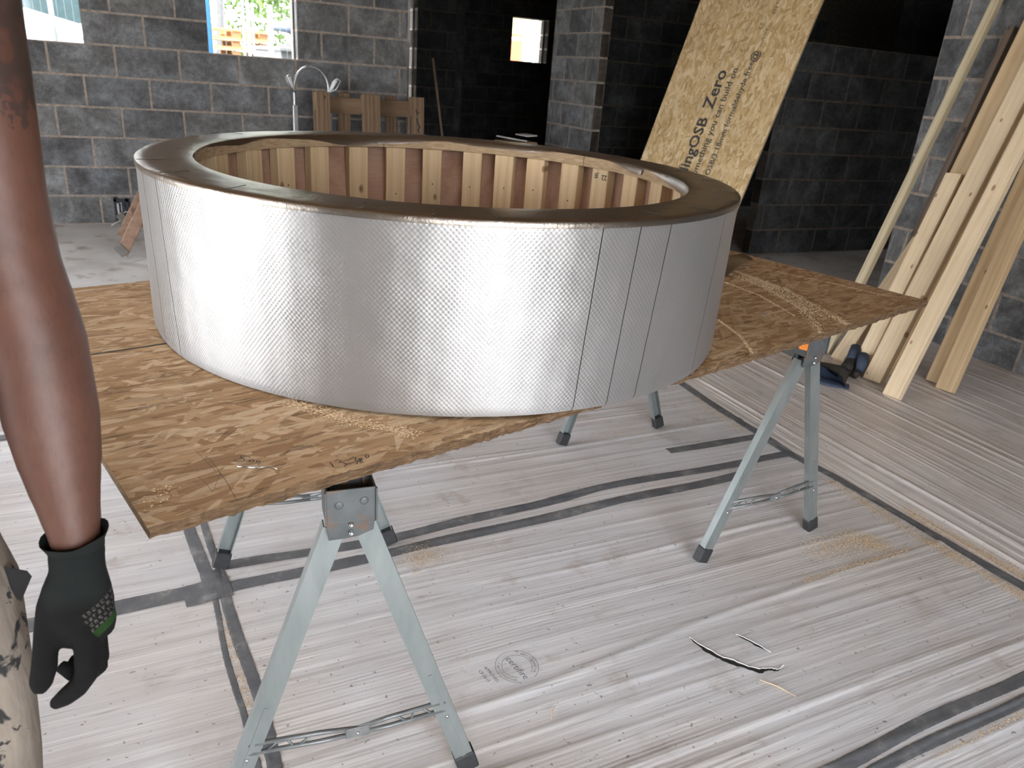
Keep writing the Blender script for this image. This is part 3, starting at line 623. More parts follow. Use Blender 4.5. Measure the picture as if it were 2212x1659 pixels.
chips('board_sawdust', sp, 'sawdust_pale', 'pale sawdust and saw shavings strewn in arcs over the OSB worktop', 'sawdust', zb, .0004, .0015)
mb = MB()
for pts in ([(2.13, .556), (2.07, .35), (1.99, .2), (1.86, .03)], [(2.09, .54), (2.02, .34), (1.93, .19), (1.80, .02)], [(2.18, .54), (2.12, .31), (1.98, .06)]):
    P = []
    for a, b_ in zip(pts, pts[1:]): P += [(a[0] + (b_[0] - a[0]) * t / 6, a[1] + (b_[1] - a[1]) * t / 6) for t in range(6)]
    on_board(mb, P + [pts[-1]], .0025, .0006)
mb.build('saw_kerf', 'osb_edge', board)
o = MB().tube([bw(.1568, .0921) + (ZB + .0035,), bw(.17, .083) + (ZB + .0035,), bw(.1824, .0748) + (ZB + .0028,)], .0022, 8).tube([bw(.1824, .0748) + (ZB + .0028,), bw(.1995, .0651) + (ZB + .004,), bw(.2051, .055) + (ZB + .0025,)], .0008, 6).build('drill_bit', 'bright_metal', None, True); tag(o, 'small shiny metal bit with bent wire end below the handwritten 500', 'drill bit')
o = thing('wood_screw', 'short brass screw lying loose on the OSB worktop', 'screw', (*bw(1.755, .19), ZB + sag(1.75, .2)), YB + .25)
MB().tube([(-.018, 0, .003), (.014, 0, .003)], [.0008, .0019], 8).build('shank', 'bright_metal', o); MB().tube([(.014, 0, .003), (.018, 0, .003)], [.002, .0042], 10).build('screw_head', 'bright_metal', o)
# foil offcut by the ring
mb = MB(); u0 = 2.02
def foilpt(i, j):
    t = i / 12; s = j / 8; u = 2.04 + .27 * t; v = .52 + .20 * s * (1 - .75 * t) + .07 * t; x, y = bw(u, v); return (x, y, ZB + sag(u, v) + .003 + .03 * t * s + .022 * math.sin(t * 2.4) * (1 - s))
mb.grid(foilpt, 13, 9); o = mb.build('foil_offcut', 'foil_tape', None, True); tag(o, 'curled silver foil offcut on the worktop behind the ring', 'offcut')

# ------------------------------------------------------------------ sawhorses
def leg_section(w, d, t): return [(-w/2, 0), (w/2, 0), (w/2, d), (w/2 - t, d), (w/2 - t, t), (-w/2 + t, t), (-w/2 + t, d), (-w/2, d)]
def sawhorse(label, loc, rz, orange):
    r = thing('sawhorse', label, 'sawhorse', loc, rz, 'folding steel sawhorses under the worktop')
    top = .7515
    bm_ = MB()
    for sx in (-1, 1): bm_.span((sx * .026 - .002, -.43, top - .085), (sx * .026 + .002, .43, top))
    bm_.span((-.026, -.43, top - .085), (.026, .43, top - .081))
    bm_.build('beam', 'head', r)
    MB().span((-.0225, -.42, top - .05), (-.0205, .42, top - .001)).span((.0205, -.42, top - .05), (.0225, .42, top - .001)).build('beam_lining', 'orange_paint', r)
    MB().span((-.018, -.36, top - .07), (.018, .36, top - .02)).build('timber_insert', 'pine_dark', r)
    for sy in (-1, 1):
        # head bracket: formed sheet with front plate, cheeks and lower saddle
        h = MB(); yf = sy * .468
        zt, zm, zl = top - .004, top - .066, top - .095
        h.span((-.039, yf - sy * .003, zm), (.039, yf, zt))
        for sx in (-1, 1):
            h.span((sx * .039 - .0015, yf, zm), (sx * .039 + .0015, yf - sy * .055, zt)); h.span((sx * .039, yf - sy * .001, zm + .002), (sx * .042, yf + sy * .005, zt))
        h.prism([(-.039, 0), (.039, 0), (.037, -.022), (.012, -.032), (-.008, -.034), (-.036, -.034)], .003, frame((0, yf - sy * .002, zm), (1, 0, 0), (0, sy * .10, 1), (0, 1, 0)))
        h.span((-.037, yf - sy * .05, zl + .004), (.037, yf - sy * .047, zt))
        hb = h.build('head_bracket', 'head', r, False, .0006)
        for (px, pz) in ((-.019, zt - .028), (.021, zt - .024)):
            d = MB().tube([(px, yf - sy * .001, pz), (px, yf + sy * .0012, pz), (px, yf + sy * .0016, pz)], [.0085, .0065, .003], 14); d.build('dimple', 'head', hb, True)
        for pz in (zm - .004, zm - .020):
            MB().tube([(0, yf - sy * .004, pz), (0, yf + sy * .004, pz), (0, yf + sy * .0055, pz)], [.0045, .004, .0018], 12).build('rivet', 'bright_metal', hb, True)
        for sx in (-1, 1):
            a = Vector((sx * .025, sy * .452, top - .085)); f = Vector((sx * .247, sy * .432, .012))
            z = (f - a); L = z.length; z.normalize(); y = Vector((0, -sy, 0)); x = y.cross(z).normalized(); y = z.cross(x)
            MF = frame(a, x, y, z)
            lg = MB().prism(leg_section(.038, .022, .0022), L, MF).prism([(-.004, -.0012), (.004, -.0012), (.004, 0), (-.004, 0)], L * .38, MF @ T(0, 0, L * .56)).build('leg', 'leg', r, False)
            ft = MB().prism([(-.022, -.004), (.022, -.004), (.022, .027), (-.022, .027)], .05, MF @ T(0, 0, L - .047))
            fo = ft.build('rubber_foot', 'black_rubber', lg, False, .003)
            MB().tube([MF @ Vector((0, -.001, L * .74)), MF @ Vector((0, -.004, L * .74))], [.0045, .003], 10).build('rivet', 'bright_metal', lg, True)
        # folding brace between the pair of legs
        zb_ = .205; x1 = .185; yb = sy * .435
        br = MB(); mid = Vector((.012, yb, zb_ - .012))
        for sx in (-1, 1):
            A = Vector((sx * x1, yb, zb_ + (.0 if sx < 0 else .004))); d = (A - mid)
            for dz, ex in ((.011, 1), (-.011, 1)):
                br.tube([mid + Vector((0, 0, dz * .55)), mid + d * .35 + Vector((0, 0, dz)), A + Vector((0, 0, dz))], .0046, 6)
            for t, u in ((.42, .55), (.66, .60), (.72, .85), (.95, .9)):
                br.tube([mid + d * t + Vector((0, 0, .011)), mid + d * u + Vector((0, 0, -.011))], .0028, 5)
        b_ = br.build('brace', 'brace_steel', r, True)
        MB().box(mid + Vector((0, sy * .003, 0)), (.046, .005, .024)).build('hinge_plate', 'brace_steel', b_, False, .0015)
        MB().tube([mid + Vector((0, sy * .004, 0)), mid + Vector((0, sy * .009, 0))], [.005, .003], 10).build('hinge_pin', 'bright_metal', b_, True)
    # side clamp plate
    MB().prism([(0, 0), (.075, 0), (.075, .04), (.055, .055), (0, .055)], .003, frame((.044, -.40, top - .062), (1, 0, 0), (0, 0, 1), (0, -1, 0))).build('clamp_plate', 'dull_alu', r) if orange else None
    if orange: MB().prism([(0, 0), (-.035, .01), (-.04, .03), (0, .035)], .004, frame((-.041, -.465, top - .045), (1, 0, 0), (0, 0, 1), (0, -1, 0))).build('orange_tab', 'orange_paint', r)
    return r
sawhorse('grey steel sawhorse nearest the camera, under the handwritten corner of the board', (.289, 1.50, 0), -.091, False)
sawhorse('grey steel sawhorse with orange tab, under the pointed far end of the board', (1.68, 1.925, 0), .05, True)

# ------------------------------------------------------------------ foil wrapped ring
ring = thing('insulated_ring', 'large round timber ring wrapped in silver foil insulation on the worktop', 'ring frame', (.702, 1.852, .781))
HT = .377
def rtop(th): return .736 * (1 - .040 * math.cos(2 * (th - 2.936)))
def rout(th, t): return .717 * (1 - t) + rtop(th) * t
def cofs(t): return (-.009 * t, -.002 * t)
def dent(th, z):
    return .0004 * (math.sin(th * 23 + 3 * math.sin(z * 14)) * math.sin(z * 19 + th * 5)) + .0003 * math.sin(th * 61 + z * 31) * math.sin(z * 43 - th * 17)
seams = [-166.7, -159.6, -89.8, -83.5, -77.5, -59.8, -20, 38, 98, 158, 193.3]
for a0, a1 in zip(seams, seams[1:]):
    a0 += .07; a1 -= .07; n = max(4, int((a1 - a0) / .6)); nz = 34; mb = MB(); uvs = []
    for i in range(n + 1):
        th = math.radians(a0 + (a1 - a0) * i / n)
        for j in range(nz + 1):
            t = j / nz; z = HT * t; r = rout(th, t) + dent(th, z) - (.0035 if j in (0, nz) else 0) + (.0012 * math.sin(th * 90) if j == nz else 0)
            ox, oy = cofs(t); mb.v.append((ox + r * math.cos(th), oy + r * math.sin(th), z)); uvs.append((th * .722, z))
    nzz = nz + 1
    for i in range(n):
        for j in range(nz): mb.f.append((i * nzz + j, (i + 1) * nzz + j, (i + 1) * nzz + j + 1, i * nzz + j + 1)); mb.mi.append(0)
    me = bpy.data.meshes.new('foil_panel'); me.from_pydata(mb.v, [], mb.f); me.materials.append(M['foil'])
    bm = bmesh.new(); bm.from_mesh(me); bmesh.ops.recalc_face_normals(bm, faces=bm.faces); bm.to_mesh(me); bm.free()
    ul = me.uv_layers.new(name='UVMap'); ul.data.foreach_set('uv', [c for l in me.loops for c in uvs[l.vertex_index]])
    me.polygons.foreach_set('use_smooth', [True] * len(me.polygons)); link('foil_panel', me, ring)
def lathe(prof, n, mat, name, parent, smooth=True, a0=0.0, a1=360.0, oval=True):
    """prof: list of (offset, z, fraction) ; radius follows the oval by fraction t"""
    mb = MB(); closed = a1 - a0 >= 359.9; N_ = n if closed else n + 1
    def pt(i, j):
        th = math.radians(a0 + (a1 - a0) * i / n); o, z = prof(th)[j]; t = max(0, min(1, z / HT)); ox, oy = cofs(t); r = rout(th, t) - .722 + o
        return (ox + r * math.cos(th), oy + r * math.sin(th), z)
    m_ = len(prof(0)); mb.grid(pt, N_, m_, 0, closed)
    if not closed: mb.f += [tuple(range(m_)), tuple((N_ - 1) * m_ + k for k in range(m_))]; mb.mi += [0, 0]
    return mb.build(name, mat, parent, smooth)
lathe(lambda th: [(.7185, .002), (.7185, HT - .006), (.672, HT - .006), (.672, .002), (.7185, .002)], 240, 'insul', 'insulation', ring)
lathe(lambda th: [(.672, .001), (.672, HT - .035), (.660, HT - .035), (.660, .001), (.672, .001)], 120, 'ply', 'plywood_skin', ring)
def osbsec(th): return [(.672, HT - .003), (.612, HT - .003), (.610, HT - .012), (.612, HT - .034), (.672, HT - .034), (.672, HT - .003)]
cuts = [-28.5, 3.5 + 6, 27, 90, 150, 210, 270, 331.5]
cuts = [-27.5, 25.5, 88, 150, 210, 270, 332.5]
for a0, a1 in zip(cuts, cuts[1:]): lathe(osbsec, 30, 'osb_ring', 'osb_ring_segment', ring, False, a0 + .12, a1 - .12)
lathe(lambda th: [(.672, .001), (.612, .001), (.612, .030), (.672, .030), (.672, .001)], 96, 'osb_edge', 'bottom_plate', ring, False)
# foil cap over the rim with wavy inner flap
def flap(th): 
    return .028 + .020 * math.sin(th * 7.3 + 1.1) * math.sin(th * 3.1 + .4) + .007 * math.sin(th * 17 + 2) + .003 * math.sin(th * 41)
def capsec(th):
    f = max(.004, flap(th)); w = .0012 * math.sin(th * 31) * math.sin(th * 13 + 1)
    return [(.7245, HT - .012), (.7245, HT - .002), (.720, HT + .001 + w * .3), (.70, HT + .0016 + w), (.68, HT + .0016 - w), (.668, HT + .0018), (.640, HT + .0012 + w), (.610, HT + .0005), (.6065, HT - .001), (.6045, HT - .003 - max(0, .017 * math.sin(th * 5.3 + 2.2) * math.sin(th * 2.3 + .8) + .010 + .002 * math.sin(th * 19)))]
lathe(capsec, 480, 'foil_tape', 'rim_foil', ring, True)
for a in (-172, -157, -141, -121, -112, -104, -79, -66, -52, -40, -24, -8, 20, 75, 130):
    th = math.radians(a); mb = MB(); P = []
    ox, oy = cofs(1)
    for k in range(6):
        r = rtop(th) - .722 + (.722 - .058 * k / 5); aa = th + .006 * math.sin(k); P.append((ox + r * math.cos(aa), oy + r * math.sin(aa), HT + .0036))
    MB().tube(P, .0006, 5).build('foil_seam', 'insul', ring)
# studs with red ply between
stud_me = MB().span((-.019, -.0315, .03), (.019, .0315, HT - .035)).mesh('stud', 'pine', False, .0015)
def stud_mat4(a, r): th = math.radians(a); t = .6; rr_ = rout(th, t) - .722 + r; return T(rr_ * math.cos(th) + cofs(t)[0], rr_ * math.sin(th) + cofs(t)[1], 0) @ Matrix.Rotation(th, 4, 'Z')
stud_me = MB().span((.03, -.0315, -.019), (HT - .035, .0315, .019)).mesh('stud', 'pine', False, .0015)
st_angles = [119.5, 108.2, 96, 84.8, 74, 62, 52.3, 42.3, 30.7, 19.5, 7, -5.7, -19, 131.4, 146, 158, -31, -43, -55, -67, -79, -91, -103, -115, -127, -139, -151, -163, -175, 170]
for a in st_angles:
    # local x along height so that timber grain runs up the stud
    m4 = stud_mat4(a, .638) @ Matrix(((0, 0, -1, 0), (0, 1, 0, 0), (1, 0, 0, 0), (0, 0, 0, 1)))
    s = link('stud', stud_me, ring, m4)
    if abs(a) < 135 and a > -25:
        sx_, sy_ = .22 + random.uniform(-.03, .03), random.uniform(-.006, .006); MB().tube([(sx_, sy_, .0185), (sx_, sy_, .0196)], .0024, 8).build('screw_head', 'ink', s)
    if abs(a - 19.5) < .1:
        mb = MB(); put_text(mb, '22', .022, T(HT - .058, -.018, .0196) @ Matrix.Rotation(PI / 2, 4, 'Z'), bold=.0004); put_text(mb, 'JE', .02, T(HT - .056, .014, .0196) @ Matrix.Rotation(PI / 2, 4, 'Z'), bold=.0004); mb.build('grade_stamp', 'ink', s)

# ------------------------------------------------------------------ leaning OSB sheet
d = Vector((.29941447, .0206049, .95390063)); w = Vector((-.275, 1.187, .0605)); w = (w - d * w.dot(d)).normalized(); n_ = d.cross(w).normalized()
n_ = -n_ if n_.x > 0 else n_
m4 = frame((4.354, 4.989, .004), d, w, d.cross(w)); zdir = d.cross(w); sgn = 1 if zdir.x < 0 else -1
lo = thing('leaning_osb', 'fresh golden OSB sheet with black printed lettering leaning against the dark low wall', 'board', M4=m4)
mb = MB().span((0, 0, 0), (2.44, 1.22, -sgn * .018)); mb.mi = [1, 1, 1, 1, 0, 0]
mb.build('sheet', ['osb_new', 'pine_pale'], lo)
zz = sgn * .0012
flipm = Matrix.Identity(4) if sgn > 0 else Matrix.Rotation(PI, 4, 'X')
def lt(s, x, y, size, bold=0):
    mb = MB(); put_text(mb, s, size, T(x, y, zz) @ flipm, 'LEFT', bold); mb.build('printed_line', 'print_ink', lo)
lt('SterlingOSB', .42, .685, .150, .0035); lt('Zero', 1.23, .685, .165, .0035); lt('something you can build on', .62, .56, .088, .0012)
lt('EN 300 OSB/3 18mm formaldehyde free', .43, .425, .075, .0012); lt('@', 1.66, .415, .10, .002); lt('norbord', 1.79, .405, .045); lt('EN 13986', 2.06, .40, .05); lt('CE', 1.93, .47, .05)

# ------------------------------------------------------------------ planks leaning on the right wall
def plank(label, FL, top, wid, th, mat, L=2.4, name='timber_plank', side=(0, -1, 0), group='planks leaning on the block wall', mark=None):
    """FL: front-left bottom corner on the floor; top: point the same edge heads to"""
    a = (Vector(top) - Vector(FL)).normalized(); s = Vector(side); s = (s - a * s.dot(a)).normalized(); n = s.cross(a).normalized()
    if n.x > 0: n = -n               # n faces the room
    zf = a.cross(s); sg = 1 if zf.dot(n) > 0 else -1
    lift = max(0, th * n.z * 1.0)
    back = FL[2] + 0; z_low = -n.z * th
    o = Vector(FL) + Vector((0, 0, max(0, -min(0, z_low, s.z * wid, z_low + s.z * wid)) + .002))
    L = min(L, (4.382 - th * abs(n.x) - o.x) / a.x)
    mb = MB().span((0, 0, 0), (L, wid, -sg * th)); ob = mb.build(name, mat, None, False, .0025); ob.matrix_world = frame(o, a, s, zf)
    tag(ob, label, 'plank', group); return ob
plank('long pine plank standing furthest forward of the leaning timbers', (3.267, 2.338, 0), (4.26, 2.55, 2.1), .088, .038, 'pine_pale')
plank('striped-grain pine plank nearest the right edge of the picture', (3.644, 2.321, 0), (4.335, 2.50, 2.1), .088, .045, 'pine')
plank('shaded pine plank just behind the striped-grain one', (3.705, 2.425, 0), (4.345, 2.565, 1.95), .07, .038, 'pine')
plank('pale pine plank second from the front, left of the foremost plank', (3.354, 2.538, 0), (4.30, 2.70, 2.12), .106, .040, 'pine_pale')
plank('shadowed pine plank wedged between the two foremost planks', (3.55, 2.54, 0), (4.345, 2.66, 1.95), .06, .045, 'pine')
plank('tan pine plank behind the second pale one, its top out of sight', (3.49, 2.70, 0), (4.345, 2.86, 2.05), .11, .038, 'pine')
plank('short pine offcut whose sawn top ends halfway up the timbers', (3.391, 2.655, 0), (3.85, 2.75, 1.047), .088, .022, 'pine_pale', L=1.148)
plank('second thin offcut tucked directly behind the short one', (3.418, 2.635, 0), (3.875, 2.725, 1.0), .088, .02, 'pine_pale', L=1.10)
plank('whitish plank lying back at a low angle at the left of the group', (3.42, 2.824, 0), (4.0, 2.912, .735), .088, .038, 'pine_pale', L=1.08)
plank('thin yellow-green batten, leftmost of the leaning timbers', (3.455, 2.925, 0), (4.325, 3.095, 2.0), .048, .038, 'pine_grey', L=2.5, name='timber_batten')
plank('dark weathered batten leaning behind the thin yellow one', (3.70, 2.885, 0), (4.345, 2.985, 1.80), .042, .042, 'pine_dark', L=1.92, name='timber_batten')

# ------------------------------------------------------------------ dropped boots/garment on floor
bt = thing('waterproof_garment', 'crumpled black and navy waterproof garment dropped beside the planks', 'garment', (3.235, 2.61, .004), .05)
mb = MB()
def gp(i, j):
    t = i / 10; a = 2 * PI * j / 24; r = .030 + .118 * t ** 1.2 + .010 * t * math.sin(3 * a + 1) + .006 * math.sin(5 * a + 2 * t); f = .62 - .20 * t
    return (.085 - .235 * t - .05 * t * math.sin(a), r * math.cos(a) * 1.1 - .02 * t, max(.004, .028 + .022 * t + r * f * math.sin(a)))
mb.grid(gp, 11, 25); mb.build('flared_leg', 'boot_black', bt, True)
mb = MB()
def gp2(i, j):
    t = i / 6; a = 2 * PI * j / 24; r = (.145 - .075 * t) + .008 * math.sin(3 * a + 1); return (-.153 + .12 * t - .05 * (1 - t) * math.sin(a), r * math.cos(a) * 1.08 - .02, max(.006, .048 + r * .40 * math.sin(a)))
mb.grid(gp2, 7, 25); mb.build('navy_lining', 'boot_navy', bt, True)
MB().tube([(-.17, -.02, .012), (-.14, -.09, .016), (-.08, -.15, .014)], [(.03, .010), (.045, .013), (.03, .010)], 12).build('navy_fold', 'boot_navy', bt, True)
MB().tube([(.06, .0, .03), (.11, .01, .042), (.16, .03, .06)], [(.032, .028), (.040, .036), (.038, .034)], 16).build('upper_leg', 'boot_black', bt, True)
MB().tube([(.13, .02, .05), (.18, .045, .085), (.215, .07, .12)], [(.034, .030), (.040, .034), (.034, .028)], 16).build('navy_cuff', 'boot_navy', bt, True)
MB().tube([(.10, -.06, .045), (.13, -.045, .08), (.165, -.02, .112)], [(.022, .02), (.032, .028), (.030, .026)], 16).build('navy_sleeve', 'boot_navy', bt, True)
MB().tube([(.07, -.06, .018), (.10, -.05, .035)], [.018, .022], 12).build('dark_toe', 'boot_black', bt, True)

# ------------------------------------------------------------------ pallet against window wall
def pallet(label, M4, mat, group, wid=.92, hei=1.13, detail=True):
    """local x width, z height, y depth away from camera (0 = runner face)"""
    p = thing('wooden_pallet', label, 'pallet', M4=M4, group=group)
    R90 = Matrix(((0, 1, 0, 0), (0, 0, 1, 0), (1, 0, 0, 0), (0, 0, 0, 1)))   # local x->z, y->x, z->y
    def bd(name, x0, x1, z0, z1, y0, y1, vertical):
        if vertical: return MB().span((z0, x0, y0), (z1, x1, y1)).build(name, mat, p, False, .003, R90)
        return MB().span((x0, y0, z0), (x1, y1, z1)).build(name, mat, p, False, .003)
    for x0, x1 in ((0, .115), (wid / 2 - .075, wid / 2 + .075), (wid - .105, wid)):
        bd('runner', x0, x1, 0, hei, 0, .022, True)
        for z0 in (0, hei / 2 - .07, hei - .15): bd('spacer_block', x0 + .004, x1 - .004, z0, z0 + .14, .022, .10, False)
    for z0 in (.01, hei / 2 - .06, hei - .165): bd('stringer', 0, wid, z0, z0 + .13, .10, .122, False)
    for k in range(5):
        x0 = k * (wid - .1) / 4; bd('deck_board', x0, x0 + .1, 0, hei, .122, .142, True)
    return p
pm = T(1.315, 6.50, 0) @ Matrix.Rotation(-.06, 4, 'X')
pal = pallet('dark weathered wooden pallet standing on edge by the window wall', pm, 'pallet_wood', None)
mb = MB(); mb.ribbon([(1.03, .845), (.99, .86), (1.01, .875)], .012, -.002); mb.ribbon([(.96, .855), (.92, .86), (.89, .88), (.86, .865), (.84, .875)], .012, -.002)
mb.build('painted_mark', 'ink', pal, False, 0, Matrix(((0, 1, 0, 0), (0, 0, 1, 0), (1, 0, 0, 0), (0, 0, 0, 1))))
# ------------------------------------------------------------------ sack truck
st = thing('sack_truck', 'silver hand truck with hooped top and two grips behind the pallet', 'hand truck', (1.335, 6.84, 0), .1)
hw = .145; hoop = [(-hw, 0, .02), (-hw, .02, .6), (-hw, .0, 1.14)] + [(-hw * math.cos(a), 0, 1.14 + .165 * math.sin(a)) for a in [PI * k / 12 for k in range(1, 12)]] + [(hw, 0, 1.14), (hw, .02, .6), (hw, 0, .02)]
MB().tube(hoop, .0125, 10).build('tube_frame', 'dull_alu', st, True)
for sx in (-1, 1):
    MB().span((sx * hw - .02, -.018, .05), (sx * hw + .02, .018, 1.0)).build('side_rail', 'dull_alu', st, False, .004)
    gset = MB().tube([(sx * hw, -.01, 1.10), (sx * (hw + .05), -.05, 1.14), (sx * (hw + .085), -.07, 1.21), (sx * (hw + .06), -.05, 1.225), (sx * (hw + .03), -.03, 1.2), (sx * hw, -.01, 1.12)], .007, 8).build('grip_guard', 'dull_alu', st, True)
    MB().tube([(sx * (hw + .005), -.015, 1.115), (sx * (hw + .055), -.045, 1.215)], [.014, .015], 10).build('grip', 'white_paint', gset, True)
    MB().tube([(sx * (hw + .03), .0, .1), (sx * (hw + .075), .0, .1)], .09, 20).build('wheel', 'black_rubber', st, True)
MB().span((-.16, -.012, .76), (.16, .012, .80)).build('cross_bar', 'box_black', st); MB().span((-.2, -.09, .0), (.2, 0, .008)).build('toe_plate', 'dull_alu', st)
# ------------------------------------------------------------------ broom handle
br = thing('broom', 'slim wooden broom handle leaning in the dark doorway', 'broom', (2.95, 7.9, 0))
MB().tube([(.045, -.05, .06), (-.14, .12, 1.46)], .0125, 10).build('handle', 'broom_handle', br, True); MB().box((.05, -.055, .05), (.28, .06, .1)).build('brush_head', 'pine_dark', br, False, .01)
# ------------------------------------------------------------------ stepladder legs
ld = thing('stepladder', 'brown timber stepladder with grey shod feet partly hidden by the ring', 'stepladder', (-.2, 5.66, 0))
def bar(a, b_, w_, t_, name, mat, parent):
    a, b_ = Vector(a), Vector(b_); z = (b_ - a); L = z.length; z.normalize(); y = Vector((0, 1, 0)); y = (y - z * y.dot(z)).normalized(); x = y.cross(z)
    return MB().span((-w_ / 2, -t_ / 2, 0), (w_ / 2, t_ / 2, L)).build(name, mat, parent, False, .003, frame(a, x, y, z))
TOPX = .33
for y in (0, .56):
    l1 = bar((0, y, .05), (TOPX, y + .0, .66), .075, .026, 'stile', 'ladder_brown', ld)
    bar((-.025, y, 0), (.0, y, .055), .08, .034, 'shoe', 'ladder_foot', l1)
    l2 = bar((.62, y + .02, 0), (TOPX, y + .02, .66), .05, .024, 'rear_leg', 'ladder_brown', ld)
for k in range(1, 4):
    t = k / 3; MB().span((TOPX * t - .03, 0, .04 + .62 * t - .012), (TOPX * t + .05, .56, .04 + .62 * t + .012)).build('tread', 'ladder_brown', ld, False, .003)
# ------------------------------------------------------------------ socket recess with conduit & cable
sk = thing('socket_box', 'black electrical back box with conduit low on the window wall', 'socket box', (-.20, YA - .004, .02))
MB().span((-.055, -.012, -.01), (-.035, .0, .20)).span((.03, -.012, .02), (.05, 0, .19)).span((-.055, -.012, .16), (.05, 0, .185)).build('surround', 'box_black', sk)
MB().span((-.034, -.006, .02), (.03, 0, .16)).build('back_plate', 'boot_navy', sk)
MB().tube([(-.022, -.02, -.0), (-.024, -.02, .1), (-.025, -.018, .15)], .009, 10).build('conduit', 'conduit', sk, True)
MB().tube([(-.03, -.02, .13), (.0, -.03, .16), (.0, -.04, .08), (-.02, -.05, .06), (.03, -.05, .09), (.06, -.05, .07), (.03, -.06, .04), (-.02, -.07, .02), (-.09, -.1, -.012)], .005, 8).build('cable', 'cable_grey', sk, True)
# boxes in the dark opening
bx = thing('cardboard_box', 'open cardboard box with white lid board in the dark opening', 'box', (3.45, 7.25, 0), .2)
MB().span((-.16, -.12, 0), (.2, .14, .74)).build('carton', 'card', bx, False, .004); MB().box((-.06, -.02, .765), (.2, .26, .012), Matrix.Rotation(.12, 3, 'Y')).build('lid_board', 'white_board', bx)
MB().box((.14, .0, .80), (.13, .2, .01), Matrix.Rotation(-.05, 3, 'Y')).build('packing_sheet', 'white_board', bx)

# ------------------------------------------------------------------ person
pz = -.12
person = thing('person', 'person with bare tattooed arm hanging, black glove and splattered beige trousers', 'person', (-.36, .98, 0))
off = Vector((-.36, .98, 0))
def loc(p): return Vector(p) - off
def body_obj(name, mb, mat, voxel, it=6, parent=None):
    o = mb.build(name, mat, parent, True); r = o.modifiers.new('remesh', 'REMESH'); r.mode = 'VOXEL'; r.voxel_size = voxel; r.use_smooth_shade = True
    s = o.modifiers.new('smooth', 'SMOOTH'); s.factor = .5; s.iterations = it; return o
cxp, cyp = -.36, 1.0
bmk = MB()
bmk.tube([loc(p) for p in ((cxp, cyp + .02, .86), (cxp, cyp + .02, 1.0), (cxp, cyp + .02, 1.15), (cxp, cyp + .03, 1.3), (cxp, cyp + .03, 1.42), (cxp, cyp + .03, 1.50))], [(.155, .105), (.145, .10), (.15, .11), (.17, .12), (.16, .10), (.06, .06)], 24)
bmk.tube([loc(p) for p in ((cxp, cyp + .03, 1.46), (cxp, cyp + .02, 1.56), (cxp, cyp + .0, 1.60))], [.06, .056, .055], 16)
hc = loc((cxp, cyp - .01, 1.665))
for k in range(1):
    P = [hc + Vector((0, .01 * math.sin(t), -.115 * math.cos(t))) for t in [PI * i / 12 for i in range(13)]]
    bmk.tube(P, [(max(.004, .076 * math.sin(PI * i / 12) ** .7), max(.004, .096 * math.sin(PI * i / 12) ** .7)) for i in range(13)], 20)
bmk.tube([hc + Vector((0, -.088, .02)), hc + Vector((0, -.112, -.015)), hc + Vector((0, -.095, -.025))], [.009, .015, .01], 10)
for sx in (-1, 1): bmk.tube([hc + Vector((sx * .072, .015, .02)), hc + Vector((sx * .086, .02, .0)), hc + Vector((sx * .074, .012, -.028))], [.012, .014, .01], 8)
ARM = [(-.20, 1.03, 1.44, .058), (-.152, 1.027, 1.43, .058), (-.149, .998, 1.319, .0515), (-.146, .98, 1.22, .0475), (-.143, .966, 1.149, .0485), (-.130, .948, 1.068, .0510), (-.125, .923, .975, .0505), (-.122, .904, .923, .0435), (-.119, .885, .872, .0335), (-.117, .876, .842, .0285), (-.117, .87, .82, .028)]
bmk.tube([loc(p[:3]) for p in ARM], [(p[3], p[3]) for p in ARM], 20)
ARM2 = [(-.52, 1.03, 1.44, .058), (-.575, 1.03, 1.42, .056), (-.60, 1.05, 1.3, .05), (-.61, 1.06, 1.15, .046), (-.60, 1.03, 1.05, .047), (-.59, .98, .93, .038), (-.58, .95, .85, .03)]
bmk.tube([loc(p[:3]) for p in ARM2], [p[3] for p in ARM2], 16)
for sx in (-1, 1): bmk.tube([loc(p) for p in ((cxp + sx * .08, cyp, .9), (cxp + sx * .09, cyp - .02, .5), (cxp + sx * .1, cyp, .08))], [.06, .04, .03], 14)
body = body_obj('body', bmk, 'skin', .0085, 8, person)
for sx in (-1, 1):
    MB().tube([hc + Vector((sx * .031, -.084, .014)), hc + Vector((sx * .031, -.092, .014))], [.013, .007], 12).build('eye', 'eye_white', body, True)
MB().tube([hc + Vector((-.024, -.088, -.055)), hc + Vector((0, -.098, -.055)), hc + Vector((.024, -.088, -.055))], [.004, .008, .004], 8).build('mouth', 'lip', body, True)
mb = MB(); P = [hc + Vector((0, .022, .13 * math.cos(t))) for t in [PI * i / 12 for i in range(8)]]
mb.tube(P, [(max(.004, .082 * math.sin(PI * i / 12) ** .7), max(.004, .095 * math.sin(PI * i / 12) ** .7)) for i in range(8)], 20); mb.build('hair', 'hair_dark', person, True)
# shirt
mb = MB(); mb.tube([loc(p) for p in ((cxp, cyp + .02, .93), (cxp, cyp + .02, 1.0), (cxp, cyp + .02, 1.15), (cxp, cyp + .03, 1.3), (cxp, cyp + .03, 1.40), (cxp, cyp + .03, 1.475))], [(.165, .12), (.158, .115), (.165, .122), (.18, .132), (.165, .112), (.085, .08)], 24)
body_obj('vest', mb, 'shirt', .01, 4, person)
